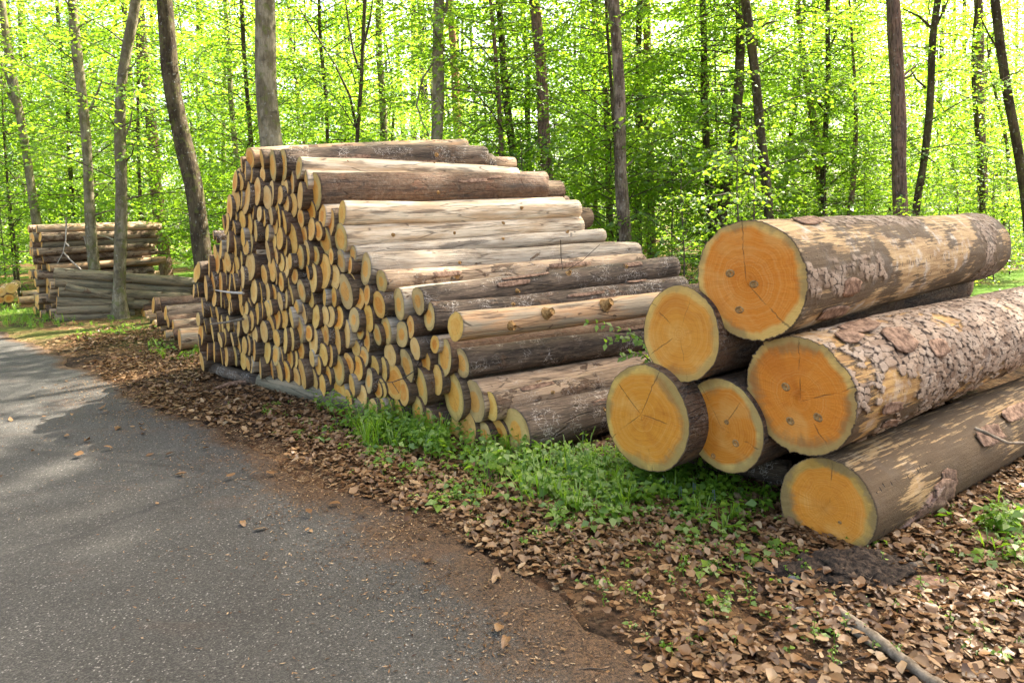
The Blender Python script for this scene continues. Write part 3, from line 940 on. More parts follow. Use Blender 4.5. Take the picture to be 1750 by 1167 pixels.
def flake(parent, r, x, an, lx, lw, lift, seed, mat=None, ln=9, wn=6):
    """a curled slab of bark clinging to a log (local coordinates of the log)"""
    rr = random.Random(seed)
    V, F = [], []
    mat = mat or M_FLAKE
    for s_ in (0, 1):
        for i in range(ln):
            for j in range(wn):
                u, v = i / (ln - 1), j / (wn - 1)
                wloc = lw * (0.55 + 0.45 * math.sin(math.pi * min(1, 0.15 + u * 0.8))) * (1 + rr.uniform(-.12, .12) * (s_ == 0))
                a = an + (v - 0.5) * wloc / r
                h = 0.003 + lift * (u ** 2) + 0.25 * lift * (2 * v - 1) ** 2 + rr.uniform(0, 0.004) + (0.006 if s_ == 0 else 0)
                V.append((x + lx * u + rr.uniform(-.01, .01), -math.cos(a) * (r + h), math.sin(a) * (r + h)))
    n = ln * wn
    for i in range(ln - 1):
        for j in range(wn - 1):
            q_ = i * wn + j
            F.append([q_, q_ + wn, q_ + wn + 1, q_ + 1])
            F.append([n + q_, n + q_ + 1, n + q_ + wn + 1, n + q_ + wn])
    bd = [j for j in range(wn)] + [i * wn + wn - 1 for i in range(1, ln)] + [(ln - 1) * wn + j for j in range(wn - 2, -1, -1)] + [i * wn for i in range(ln - 2, 0, -1)]
    for k in range(len(bd)):
        a, b = bd[k], bd[(k + 1) % len(bd)]
        F.append([a, b, n + b, n + a])
    return obj("bark_flake", mesh_data("bark_flake", V, F, mat), parent)


# small branch stubs and loose bark on the logs of the sloping side
def stub(o, r, x_, an, l_, rs):
    g = Geo()
    base = Vector((x_, -math.cos(an) * r * 0.86, math.sin(an) * r * 0.86))
    dd = Vector((0.3, -math.cos(an), math.sin(an))).normalized()
    g.tube([base, base + dd * (r * .12 + l_ * 0.5), base + dd * (r * .12 + l_)], [rs * 1.8, rs * 1.05, rs * 0.8], 9)
    obj("branch_stub", g.mesh("branch_stub", M_KNOT), o)


for b in built:
    if b['far'] is None or b['key'] == ('G', 3): continue
    for _ in range(rnd.randint(1, 3)):
        stub(b['o'], b['r'], rnd.uniform(.3, b['L'] - .4), rnd.uniform(-.2, 1.3), rnd.uniform(.005, .03), rnd.uniform(.010, .018))
    if b['bk'] in 'drBo':
        for _ in range(rnd.randint(1, 3)):
            flake(b['o'], b['r'] * .97, rnd.uniform(.2, b['L'] - .6), rnd.uniform(-.3, 1.4), rnd.uniform(.2, .5), rnd.uniform(.025, .05), rnd.uniform(.002, .008), rnd.randrange(9999))

# bearers under the tall stack
bz = 0.085
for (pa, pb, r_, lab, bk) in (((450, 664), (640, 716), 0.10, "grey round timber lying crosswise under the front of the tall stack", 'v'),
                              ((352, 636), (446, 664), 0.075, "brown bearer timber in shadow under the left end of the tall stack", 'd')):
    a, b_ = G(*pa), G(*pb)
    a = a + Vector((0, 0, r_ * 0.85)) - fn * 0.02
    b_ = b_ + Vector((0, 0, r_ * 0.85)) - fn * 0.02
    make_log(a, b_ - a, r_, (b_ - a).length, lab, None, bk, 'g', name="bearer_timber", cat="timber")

# ------------------------------------------------------------------ the six big logs
def big_log(px, py, hp, depth, vp, L, r_scale, label, style, end_kw, seed, wide=1.0, knots=(), tilt=(0, 0), barkstyle=None):
    rr = random.Random(seed)
    p = P(px, py, depth)
    r = hp * 0.5 * depth / FPX * r_scale
    d = ray(*vp).normalized()
    hi = style is not None
    sides, segs = (240, 380) if hi else (72, 60)
    if hi:
        xs = np.concatenate([[0.0], np.linspace(0.012, 1.0, segs) ** 1.25 * L])
    else:
        xs = np.concatenate([[0.0], np.linspace(0.012, L, segs)])
    th = np.arange(sides) * 2 * np.pi / sides
    X, T = np.meshgrid(xs, th, indexing='ij')
    X, T = X.ravel(), T.ravel()
    cy, sz_ = np.cos(T), np.sin(T)
    base = r * (1 - 0.09 * X / L) * (1 + 0.05 * (fbm(np.stack([X * .8, cy * 0.8 + 4, sz_ * .8], 1), seed, 3) - 0.5) * 2)
    up = sz_                       # 1 on top
    side = -cy                     # 1 towards the road side
    P3 = np.stack([X, base * cy, base * sz_], 1)
    bark = np.zeros(len(X)); edge_ = np.ones(len(X)); pid = np.full(len(X), 0.5); dark = np.full(len(X), 0.35)
    R = base.copy()
    # unroll round the top so that plates are continuous where they show
    ang = np.mod(T + np.pi / 2, 2 * np.pi)
    if hi:
        nA = fbm(P3 * np.array([2.2, 4, 4]), seed + 1, 5)
        nB = fbm(P3 * np.array([5, 9, 9]), seed + 2, 4)
        wu = X * 15 + (nB - 0.5) * 3.6 + (fbm(P3 * np.array([22, 40, 40]), seed + 7, 3) - .5) * .5
        wv = ang * r * 27 + (nA - 0.5) * 3.4 + (fbm(P3 * np.array([22, 40, 40]), seed + 8, 3) - .5) * .5
        f1, ed, cid = cells(wu, wv, seed)
        m = barkstyle(X, up, side, nA, nB)
        m = np.clip((m + (cid - 0.5) * style['frag']) / 0.05 + 0.5, 0, 1)
        bark, edge_, pid = m, ed, cid
        plate = (0.003 + 0.006 * cid) * np.clip(ed / 0.10, 0, 1) + 0.005 * np.clip(f1 * 1.2, 0, 1) * (cid > .5) + 0.003 * (nB - .5)
        grain = fbm(P3 * np.array([3, 30, 30]), seed + 3, 3) - 0.5
        R = R + m * plate * style.get('plate', 1.0) + (1 - m) * grain * 0.006 + (nB - 0.5) * 0.008
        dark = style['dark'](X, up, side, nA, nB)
    R[-sides:] *= 0.985
    XX = X + (tilt[0] * R * cy + tilt[1] * R * sz_) * np.exp(-X / 0.25)
    V = np.stack([XX, R * cy, R * sz_], 1)
    n = len(xs)
    I, K = np.meshgrid(np.arange(n - 1), np.arange(sides), indexing='ij')
    K2 = (K + 1) % sides
    F = np.stack([I * sides + K, I * sides + K2, (I + 1) * sides + K2, (I + 1) * sides + K], -1).reshape(-1, 4)
    # caps as quads to a centre vertex
    V = np.concatenate([V, [[XX[:sides].mean(), 0, 0], [L, 0, 0]]])
    k = np.arange(0, sides, 2)
    c0 = np.stack([np.full(len(k), len(V) - 2), (k + 2) % sides, k + 1, k], 1)
    e0 = (n - 1) * sides
    c1 = np.stack([np.full(len(k), len(V) - 1), e0 + k, e0 + k + 1, e0 + (k + 2) % sides], 1)
    F = np.concatenate([F, c0, c1])
    pad = lambda a: np.concatenate([a, [0.0, 0.0]])
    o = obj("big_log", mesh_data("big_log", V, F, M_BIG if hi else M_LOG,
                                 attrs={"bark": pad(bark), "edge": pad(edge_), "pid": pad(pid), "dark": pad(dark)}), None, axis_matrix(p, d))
    tag(o, label, "log", "six big pine logs beside the road")
    if hi:
        for kk in ("tone_a", "tone_b", "plate_a", "plate_b", "bleach"): o[kk] = style[kk]
    else:
        o["tone_a"], o["tone_b"], o["patch"], o["gallery"] = (0.16, 0.09, 0.045), (0.06, 0.04, 0.03), 0.6, 0.2
    rim = V[:sides]
    dv, df, du = cut_disc(rim, rr, 16, 0.004)
    dv = np.asarray(dv)
    du = np.asarray(du)
    # pith off centre: shift the UV inside the rim
    rad = np.linalg.norm(du, axis=1)
    off = np.array(end_kw.get('pith', (0, 0)))
    du = du - off * (1 - rad)[:, None]
    c = obj("cut_end", mesh_data("cut_end", dv, df, M_CUT, uv=du), o)
    c["heart"], c["sap"], c["heart_r"], c["grime"], c["rings"] = end_kw['heart'], end_kw['sap'], end_kw['hr'], end_kw['grime'], end_kw['rings']
    for (ky, kz, kr) in knots:
        g = Geo()
        x0 = (tilt[0] * ky + tilt[1] * kz) * r
        NV, ring = 14, []
        Vk, Fk = [], []
        for q_, (f_, h_) in enumerate(((1.25, 0.0), (1.0, 0.006), (0.72, 0.007), (0.6, 0.002), (0.0, 0.004))):
            for a_ in range(NV):
                an = 2 * math.pi * a_ / NV
                w_ = 1 + 0.07 * math.sin(2 * an + seed) + rr.uniform(-.04, .04)
                Vk.append((x0 - 0.002 - h_, ky * r + kr * f_ * w_ * math.cos(an), kz * r + kr * 0.85 * f_ * w_ * math.sin(an)))
        for q_ in range(4):
            for a_ in range(NV):
                b_ = (a_ + 1) % NV
                Fk.append([q_ * NV + a_, q_ * NV + b_, (q_ + 1) * NV + b_, (q_ + 1) * NV + a_])
        obj("knot", mesh_data("knot", Vk, Fk, M_KNOT), c)
    return o, r


HEART, SAP = (0.68, 0.222, 0.018), (0.70, 0.43, 0.115)
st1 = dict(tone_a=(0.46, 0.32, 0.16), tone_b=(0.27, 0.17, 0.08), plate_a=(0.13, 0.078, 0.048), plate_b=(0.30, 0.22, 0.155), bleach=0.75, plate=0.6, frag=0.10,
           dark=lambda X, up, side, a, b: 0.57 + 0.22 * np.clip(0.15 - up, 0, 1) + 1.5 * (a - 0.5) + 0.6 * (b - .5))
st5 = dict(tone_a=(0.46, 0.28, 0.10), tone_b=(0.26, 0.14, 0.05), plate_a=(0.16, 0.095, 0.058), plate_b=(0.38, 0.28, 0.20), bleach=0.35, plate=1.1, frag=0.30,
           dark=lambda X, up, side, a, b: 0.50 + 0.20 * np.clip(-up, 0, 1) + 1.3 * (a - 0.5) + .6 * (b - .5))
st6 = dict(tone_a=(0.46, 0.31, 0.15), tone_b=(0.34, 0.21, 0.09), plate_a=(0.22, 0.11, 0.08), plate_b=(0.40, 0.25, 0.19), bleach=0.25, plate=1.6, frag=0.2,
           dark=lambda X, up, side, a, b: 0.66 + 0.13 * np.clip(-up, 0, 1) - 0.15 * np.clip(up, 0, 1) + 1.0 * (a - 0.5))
b1 = lambda X, up, side, a, b: (a - 0.60) + 0.10 * (up > 0.8) + 0.06 * (X < 0.5) * (up < 0.2) - 0.05
b5 = lambda X, up, side, a, b: (a - 0.5) * 1.2 + 0.42 * np.clip(up + 0.25, -0.6, 0.5) + 0.30 * np.clip(X - 0.45, -0.4, 0.5) - 0.02
b6 = lambda X, up, side, a, b: (a - 0.5) * 0.6 - 0.45 + 0.75 * np.exp(-((X - (0.36 + 0.5 * np.clip(up + 0.55, -1, 1))) / 0.11) ** 2) * (up < 0.12) * (up > -0.95) * (side > -0.2)
bl = {}
bl[1] = big_log(1281, 478, 206, 3.62, (2222, 338), 3.8, 1.0, "large log with a round orange end on top of the big log pile", st1,
                dict(heart=HEART, sap=SAP, hr=0.88, grime=.85, rings=24, pith=(0.05, -0.05)), 21, knots=((-0.09, -0.07, 0.022), (0.36, 0.09, 0.024), (0.19, -0.52, 0.022)), tilt=(0.05, 0.0), barkstyle=b1)
bl[2] = big_log(1161, 571, 164, 3.92, (2350, 340), 3.9, 1.0, "big log with yellow-rimmed end wedged left under the topmost big log", None,
                dict(heart=(0.67, 0.27, 0.028), sap=(0.66, 0.40, 0.10), hr=0.84, grime=.5, rings=20, pith=(0.0, 0.0)), 22, tilt=(0.03, 0.08))
bl[3] = big_log(1102, 714, 184, 4.0, (2420, 336), 3.9, 1.0, "leftmost big log of the pile, with pale rings around its centre, above weeds", None,
                dict(heart=(0.66, 0.26, 0.022), sap=(0.66, 0.42, 0.10), hr=0.86, grime=.8, rings=26, pith=(0.1, 0.05)), 23, tilt=(-0.02, 0.06))
bl[4] = big_log(1236, 727, 162, 3.78, (2400, 336), 3.9, 1.0, "smaller big log with a star-cracked end between two larger ends", None,
                dict(heart=(0.64, 0.22, 0.018), sap=(0.62, 0.42, 0.13), hr=0.82, grime=.65, rings=18, pith=(0.0, -0.08)), 24, knots=((-0.1, 0.1, 0.014), (-0.32, -0.3, 0.02), (0.25, -0.72, 0.014)), tilt=(0.02, 0.0))
bl[5] = big_log(1364, 675, 206, 3.45, (2442, 332), 4.0, 1.0, "big log with scaly pinkish bark and three knots in its orange end", st5,
                dict(heart=HEART, sap=SAP, hr=0.88, grime=.8, rings=26, pith=(-0.05, -0.1)), 25, knots=((0.22, 0.10, 0.022), (-0.36, -0.30, 0.022), (0.14, -0.47, 0.021)), tilt=(0.03, 0.0), barkstyle=b5)
bl[6] = big_log(1411, 865, 168, 3.36, (2544, 330), 4.0, 1.0, "lowest big log, resting on soil, with dark streaked bark and a mouldy rim", st6,
                dict(heart=(0.65, 0.24, 0.02), sap=(0.45, 0.26, 0.05), hr=0.76, grime=1.0, rings=22, pith=(-0.1, 0.1)), 26, knots=((-0.32, -0.22, 0.008),), tilt=(-0.06, 0.14), barkstyle=b6)


L6, r6 = bl[6]
L5, r5 = bl[5]
L1, r1 = bl[1]
for k, (x, a, lx, lw, lf) in enumerate(((0.26, -0.95, 0.30, 0.15, 0.012), (0.44, -0.55, 0.30, 0.17, 0.015), (0.60, -0.12, 0.20, 0.14, 0.02), (0.70, 0.12, 0.12, 0.10, 0.02), (1.25, 0.55, 0.22, 0.10, 0.04), (1.7, 0.75, 0.3, 0.08, 0.03))):
    flake(L6, r6 * (1 - .09 * x / 4), x, a, lx, lw, lf, 60 + k)
for k, (x, a, lx, lw, lf) in enumerate(((0.18, 1.15, 0.17, 0.10, 0.014), (0.35, 1.35, 0.30, 0.12, 0.016), (0.55, 0.85, 0.22, 0.17, 0.012), (0.25, -0.2, 0.16, 0.06, 0.02), (0.9, 0.5, 0.16, 0.1, 0.016), (0.34, -0.55, 0.12, 0.05, 0.02))):
    flake(L5, r5 * (1 - .09 * x / 4), x, a, lx, lw, lf, 80 + k)
for k, (x, a, lx, lw, lf) in enumerate(((0.4, -0.2, 0.2, 0.1, 0.008), (0.25, -0.65, 0.3, 0.09, 0.012), (0.3, 1.2, 0.25, 0.1, 0.01))):
    flake(L1, r1 * (1 - .09 * x / 4), x, a, lx, lw, lf, 90 + k)

# bearer under the big logs
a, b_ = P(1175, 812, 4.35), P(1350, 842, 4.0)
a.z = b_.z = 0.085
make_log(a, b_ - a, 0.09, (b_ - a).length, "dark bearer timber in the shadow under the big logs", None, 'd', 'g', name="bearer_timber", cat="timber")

# ------------------------------------------------------------------ far stacks
def procedural_stack(px, py, depth_dir, cols, rows, r0, r1_, L, group, labf, barks, ends, z0=0.0, jag=0.12, vis_rows=None, seed=3, axis=None, shrink=0.0):
    """logs laid in courses; the first column is the one nearest to the viewer"""
    rr = random.Random(seed)
    base = G(px, py)
    ax = axis or VPD
    back = Vector((-ax.y, ax.x, 0))
    k = 0
    sp = (r0 + r1_) * 0.98
    for row in range(rows):
        for c in range(cols - int(row * shrink)):
            r = rr.uniform(r0, r1_)
            off = back * ((c + (0.5 if row % 2 else 0.0) + row * shrink * 0.0) * sp + rr.uniform(-.02, .02)) + Vector((0, 0, z0 + r0 + row * sp * 0.9 + rr.uniform(-.01, .01)))
            p = base + off + ax * rr.uniform(-jag, jag)
            d = (ax + Vector((rr.uniform(-.02, .02), rr.uniform(-.02, .02), rr.uniform(-.025, .025)))).normalized()
            make_log(p, d, r, L * rr.uniform(0.94, 1.05), labf(row, c), group, rr.choice(barks), rr.choice(ends), sides=12, segs=10, seed=seed * 100 + k, lump=0.12)
            k += 1


NUMW = ["lowest", "second lowest", "third", "fourth", "fifth", "sixth", "seventh", "eighth", "ninth", "tenth", "eleventh", "twelfth", "thirteenth", "fourteenth"]
FRONT = ["front", "second", "third", "fourth", "fifth", "rear", "rearmost"]
procedural_stack(78, 542, None, 5, 12, 0.073, 0.098, 2.05, "logs of the distant square stack",
                 lambda r_, c: f"weathered log in {NUMW[r_]} course of the distant square stack, {FRONT[c]} pile row from road", "BovB", "yyg", seed=4, axis=Vector((0.72, 0.69, 0)).normalized())
# loose heap of long green-grey logs before it
long_px = [((92, 467), (334, 483), 0.105, "topmost"), ((94, 483), (330, 497), 0.095, "second"), ((112, 491), (228, 514), 0.075, "slanting"), ((100, 500), (325, 508), 0.10, "third"),
           ((97, 517), (300, 522), 0.11, "fourth"), ((97, 531), (215, 527), 0.095, "fifth"), ((94, 545), (230, 536), 0.095, "lowest")]
for k, (na, fa, r_, wd) in enumerate(long_px):
    p = P(na[0], na[1], 12.7 - 0.03 * k)
    f = end_along(p, fa[0], fa[1], (VPD + Vector((0, rnd.uniform(-.05, .03), 0))).normalized())
    make_log(p, f - p, r_, (f - p).length, f"{wd} long mossy grey-green log in the loose heap before the distant stack", "long logs of the loose heap", 'v', 'o', sides=14, segs=16, seed=700 + k, lump=0.10)
for k, (x_, y_) in enumerate(((86, 488), (84, 503), (88, 520), (86, 536), (80, 512), (80, 530), (90, 545), (83, 548))):
    p = P(x_, y_, 12.95 + 0.22 * (k % 3))
    make_log(p, VPD + Vector((0, 0, rnd.uniform(-.02, .02))), rnd.uniform(.07, .095), 2.2, "short weathered log packed behind the long logs of the loose heap", "short logs behind the loose heap", 'B', 'y', sides=12, segs=8, seed=760 + k)
# two pieces jutting from the distant stack on the right
for (na, fa, r_, lab) in (((236, 384), (276, 388), 0.09, "short forked offcut jutting out at the distant stack's upper right"), ((238, 414), (268, 415), 0.075, "log jutting right out of the middle of the distant stack")):
    p = P(na[0], na[1], 15.6)
    f = P(fa[0], fa[1], 15.8)
    make_log(p, f - p, r_, (f - p).length, lab, None, 'o', 'y', sides=12, segs=6)
# low stack by the verge
low = [((307, 580), 36, 'o', "thick peeled log at the front of the low stack"), ((296, 558), 24, 'o', "pale peeled log above the thick one in the low stack"), ((287, 549), 22, 'r', "red-barked log in the low stack"),
       ((283, 535), 24, 'B', "weathered log near the top of the low stack"), ((275, 521), 26, 'r', "topmost red-brown log of the low stack"), ((262, 522), 28, 'r', "reddish log beside the topmost one in the low stack"),
       ((243, 526), 30, 'r', "reddish log at the upper left of the low stack"), ((255, 540), 22, 'o', None), ((249, 552), 24, 'o', None), ((268, 545), 26, 'r', None), ((262, 560), 26, 'o', None), ((273, 568), 24, 'o', None),
       ((282, 575), 20, 'o', None), ((252, 572), 24, 'o', None), ((241, 560), 20, 'o', None), ((262, 580), 18, 'o', None), ((289, 590), 22, 'o', None), ((277, 589), 20, 'o', None), ((238, 575), 20, 'o', None), ((246, 541), 20, 'o', None),
       ((297, 572), 20, 'r', None)]
lf0 = G(305, 601)
lback = Vector((-VPD.y, VPD.x, 0))
for k, ((x_, y_), hp, bk, lab) in enumerate(low):
    p = on_plane(x_, y_, lf0 - VPD * (0.0 + (rnd.uniform(-.03, .03))), VPD)
    dpt = (p - ORG).length / ray(x_, y_).length
    lab = lab or "log with its narrow orange end in the left face of the low stack"
    make_log(p, VPD + Vector((rnd.uniform(-.02, .02), 0, rnd.uniform(-.01, .01))), hp * .5 * dpt / FPX, 1.9, lab, "logs of the low stack", bk, 'o', sides=18, segs=12, seed=800 + k)
# pale heap far left
for k, (x_, y_, hp, lab) in enumerate(((2, 499, 15, "pale round log end at the far left edge of the road bend"), (19, 493, 17, "pinkish log end on top of the far left heap"), (15, 510, 15, "orange log end below the pinkish one in the far left heap"), (0, 513, 12, "orange log end at the bottom of the far left heap"), (32, 514, 13, "brown log end nearest the square stack in the far left heap"), (38, 503, 12, "mossy log end behind the far left heap"))):
    d_ = Vector((-0.55, 0.85, 0)) if k < 4 else Vector((0.7, 0.7, 0))
    p = P(x_, y_, 15.6 + (0.3 if k == 5 else 0))
    make_log(p, d_, hp * .5 * 15.6 / FPX, 1.6, lab, "logs of the far left heap", 'o', 'p' if k < 2 else 'o', sides=16, segs=6, seed=850 + k)

# ------------------------------------------------------------------ trees
def spray(g, rr, start, az, length, rise, droop, leaf, dens=1.0, tilt=0.85, tube=0.012):
    dh = Vector((math.cos(az), math.sin(az), 0))
    pts = []
    for i in range(6):
        s_ = i / 5
        wob = math.sin(s_ * 5 + az * 3) * 0.06 * length
        pts.append(start + dh * (length * s_) + Vector((-dh.y, dh.x, 0)) * wob + Vector((0, 0, rise * s_ - droop * s_ * s_)))
    g.tube(pts, [tube * (1 - 0.8 * i / 5) + 0.002 for i in range(6)], 5, 0.3, 1, caps=False)
    B, D, N, Ls, W, R = [], [], [], [], [], []
    n = max(3, int(length / 0.14))
    clump = rr.uniform(0.0, 1.0)
    for i in range(n):
        s_ = 0.12 + 0.88 * (i + rr.random() * 0.5) / n
        f = s_ * 5
        k = min(4, int(f))
        p = pts[k].lerp(pts[k + 1], f - k)
        for sd_ in (-1, 1):
            if rr.random() > 0.86 * dens: continue
            tl = (0.16 + 0.55 * length / 2.5 * (1.05 - s_)) * rr.uniform(0.6, 1.2)
            a2 = az + sd_ * rr.uniform(0.6, 1.15)
            td = Vector((math.cos(a2), math.sin(a2), rr.uniform(-.55, .35)))
            m = max(2, int(tl / (leaf * 0.62)))
            for q_ in range(m):
                b = p + td * (tl * (q_ + 0.6) / m) + Vector((rr.uniform(-.02, .02), rr.uniform(-.02, .02), rr.uniform(-.09, .07) - 0.10 * (q_ / m)))
                a3 = a2 + (1 if q_ % 2 else -1) * rr.uniform(0.4, 1.0)
                B.append(b)
                D.append((math.cos(a3), math.sin(a3), rr.uniform(-.55, .12)))
                N.append((rr.gauss(0, tilt), rr.gauss(0, tilt), 1.0))
                l_ = leaf * rr.uniform(0.7, 1.25)
                Ls.append(l_)
                W.append(l_ * rr.uniform(0.58, 0.76))
                R.append(min(1, max(0, 0.7 * clump + 0.3 * rr.random())))
    if B:
        g.leaves([tuple(b) for b in B], D, N, Ls, W, R, 0)


def crown_mesh(name, seed, z0, z1, rad, nbr, leaf, lean=0.35, dens=1.0, top_narrow=True, mat=None):
    rr = random.Random(seed)
    g = Geo()
    for i in range(nbr):
        f = (i + rr.random()) / nbr
        z = z0 + (z1 - z0) * f
        if rr.random() < 0.22: continue
        prof = 1.0 if not top_narrow else (0.55 + 0.45 * math.sin(math.pi * min(1.0, 0.25 + 0.8 * f)))
        ln = rad * prof * rr.uniform(0.45, 1.1)
        az = i * 2.4 + rr.uniform(-.6, .6)
        spray(g, rr, Vector((0, 0, z)), az, ln, ln * lean * rr.uniform(-0.2, 2.0), ln * 0.3 * rr.uniform(0.0, 1.6), leaf, dens, tube=0.012 if rad > 1.5 else 0.004)
    return g.mesh(name, [mat or M_LEAF, M_TWIG])


CR_U = [crown_mesh("crown", 300 + k, 0.7, 9.4, 2.7, 100, 0.088) for k in range(6)]
CR_H = [crown_mesh("crown", 330 + k, 6.6, 14.5, 3.3, 52, 0.12) for k in range(3)]
CR_S = [crown_mesh("crown", 350 + k, 0.25, 2.4, 1.0, 20, 0.07, lean=0.5) for k in range(4)]
CR_T = [crown_mesh("crown", 410 + k, 10.0, 20.5, 2.4, 88, 0.17, dens=1.0) for k in range(2)]  # dense crowns above the view, shaped to shade road and verge
CR_L = [crown_mesh("crown", 370 + k, 2.2, 6.5, 2.1, 16, 0.085) for k in range(3)]


def pine_crown(seed, z0=9.5, z1=15.0, nb=26, big=1.0):
    rr = random.Random(seed)
    g = Geo()
    for i in range(nb):
        z = z0 + (z1 - z0) * (i / nb)
        az = i * 2.4 + rr.uniform(-.4, .4)
        ln = rr.uniform(0.7, 2.0) * big
        dh = Vector((math.cos(az), math.sin(az), 0.25))
        g.tube([Vector((0, 0, z)), Vector((0, 0, z)) + dh * ln], [0.03, 0.008], 5, .3, 1, caps=False)
        B, D, N = [], [], []
        for _ in range(170):
            c = Vector((0, 0, z)) + dh * (ln * rr.uniform(0.45, 1.05)) + Vector((rr.gauss(0, .16), rr.gauss(0, .16), rr.gauss(0, .12)))
            B.append(tuple(c)); D.append((rr.gauss(0, 1), rr.gauss(0, 1), rr.gauss(0.4, .7))); N.append((rr.gauss(0, 1), rr.gauss(0, 1), rr.gauss(0, 1)))
        m = len(B)
        g.leaves(B, D, N, [rr.uniform(.10, .18) * big for _ in range(m)], [0.02 * big * big] * m, [rr.random() for _ in range(m)], 0)
    return g.mesh("crown", [M_PINE, M_TWIG])


CR_P = [pine_crown(390), pine_crown(391)]
CR_PH = pine_crown(392, 13.4, 20.5, 64, 1.45)  # unseen crown, raised and thickened to throw shade on the road
TK = {  # trunk looks: tone a, tone b, roughness, moss
    'beech': ((0.15, 0.125, 0.075), (0.29, 0.25, 0.165), 0.35, 0.4),
    'dark': ((0.055, 0.040, 0.024), (0.11, 0.085, 0.048), 0.5, 0.35),
    'pine': ((0.26, 0.16, 0.115), (0.17, 0.115, 0.09), 0.9, 0.05),
    'red': ((0.40, 0.19, 0.09), (0.27, 0.14, 0.085), 0.6, 0.0),
    'pale': ((0.12, 0.085, 0.06), (0.30, 0.23, 0.17), 0.7, 0.15),
}


def trunk_mesh(pts, radii, limbs=(), sides=12, seed=0):
    g = Geo()
    g.tube(pts, radii, sides, 0.5, 0)
    for lp, lr in limbs:
        g.tube(lp, lr, 7, 0.5, 0, caps=False)
    me = g.mesh("trunk", M_TRUNK)
    n = len(me.vertices)
    co = np.zeros(n * 3, np.float32)
    me.vertices.foreach_get("co", co)
    co = co.reshape(-1, 3)
    nz = fbm(co * np.array([5, 5, 1.6]), seed, 3) - 0.5
    ctr = np.array([[np.interp(z, [p[2] for p in pts], [p[i] for p in pts]) for i in (0, 1)] for z in co[:, 2]])
    m = np.arange(n) < len(pts) * sides
    co[m, :2] += (co[m, :2] - ctr[m]) * nz[m, None] * 0.45
    me.vertices.foreach_set("co", co.ravel())
    me.update()
    return me


def tree(line, depth, wpx, kind, label, crown=None, name="beech_tree", cat="tree", group=None, top=14.0, limbs_px=(), seed=0, crown_off=None, base_px=None, rot=None, flare=1.45):
    rr = random.Random(seed * 7 + 3)
    W = sorted((P(x, y, depth) for x, y in line), key=lambda v: v.z)
    if base_px: W.insert(0, G(*base_px))
    lo, hi = W[0], W[-1]
    if lo.z > 0.02:
        d = (W[1] - W[0])
        b = lo - d * (lo.z / max(d.z, 0.1))
        lim = 0.12 * lo.z
        dx = max(-lim, min(lim, b.x - lo.x)); dy = max(-lim, min(lim, b.y - lo.y))
        W.insert(0, Vector((lo.x + dx, lo.y + dy, 0)))
    W[0].z = 0
    d = (W[-1] - W[-2]).normalized()
    d = Vector((d.x * 0.5, d.y, d.z)).normalized()
    while W[-1].z < top: W.append(W[-1] + d * min(2.0, (top - W[-1].z) + 0.01) + Vector((rr.uniform(-.05, .05), 0, 0)))
    o = W[0].copy()
    zs = np.concatenate([[-0.15, 0.0, 0.12, 0.3, 0.55], np.linspace(0.9, top, 26)])
    wz = [v.z for v in W]
    pts, rad = [], []
    r0 = wpx * 0.5 * depth / FPX
    for z in zs:
        x, y = np.interp(max(z, 0), wz, [v.x for v in W]), np.interp(max(z, 0), wz, [v.y for v in W])
        pts.append(Vector((x - o.x + 0.02 * math.sin(z * 1.7 + seed), y - o.y, z)))
        rad.append(r0 * (1.08 - 0.035 * z + (flare - 1) * math.exp(-max(z, 0) / 0.22)) if z < 25 else r0 * .2)
    rad = [max(q_, r0 * 0.35) for q_ in rad]
    limbs = []
    for lp, w_ in limbs_px:
        L_ = [P(x, y, depth) - o for x, y in lp]
        limbs.append((L_, [w_ * .5 * depth / FPX * (1 - 0.6 * i / max(1, len(L_) - 1)) for i in range(len(L_))]))
    for _ in range(rr.randint(2, 5) if wpx > 12 else 0):
        z = rr.uniform(1.2, 5.5)
        k_ = int(np.searchsorted(zs, z))
        c_ = pts[k_]
        an = rr.uniform(0, 6.28)
        dd = Vector((math.cos(an), math.sin(an) * .4, rr.uniform(.1, .6)))
        l_ = rr.uniform(.08, .5)
        limbs.append(([c_, c_ + dd * (rad[k_] + l_ * .5), c_ + dd * (rad[k_] + l_) + Vector((0, 0, rr.uniform(-.05, .1)))], [r0 * .28, r0 * .14, r0 * .07]))
    root = empty(name, o)
    tag(root, label, cat, group)
    t = obj("trunk", trunk_mesh(pts, rad, limbs, 14 if wpx > 14 else 9, seed), root)
    a, b, ro_, ms = TK[kind]
    t["tone_a"], t["tone_b"], t["rough"], t["moss"] = a, b, ro_, ms
    if crown is not None:
        c = obj("crown", crown, root)
        mid = 4.0 if crown_off is None else crown_off
        c.location = (np.interp(mid, zs, [p.x for p in pts]), np.interp(mid, zs, [p.y for p in pts]), 0)
        c.rotation_euler = (0, 0, rr.uniform(0, 6.28) if rot is None else rot)
    return root


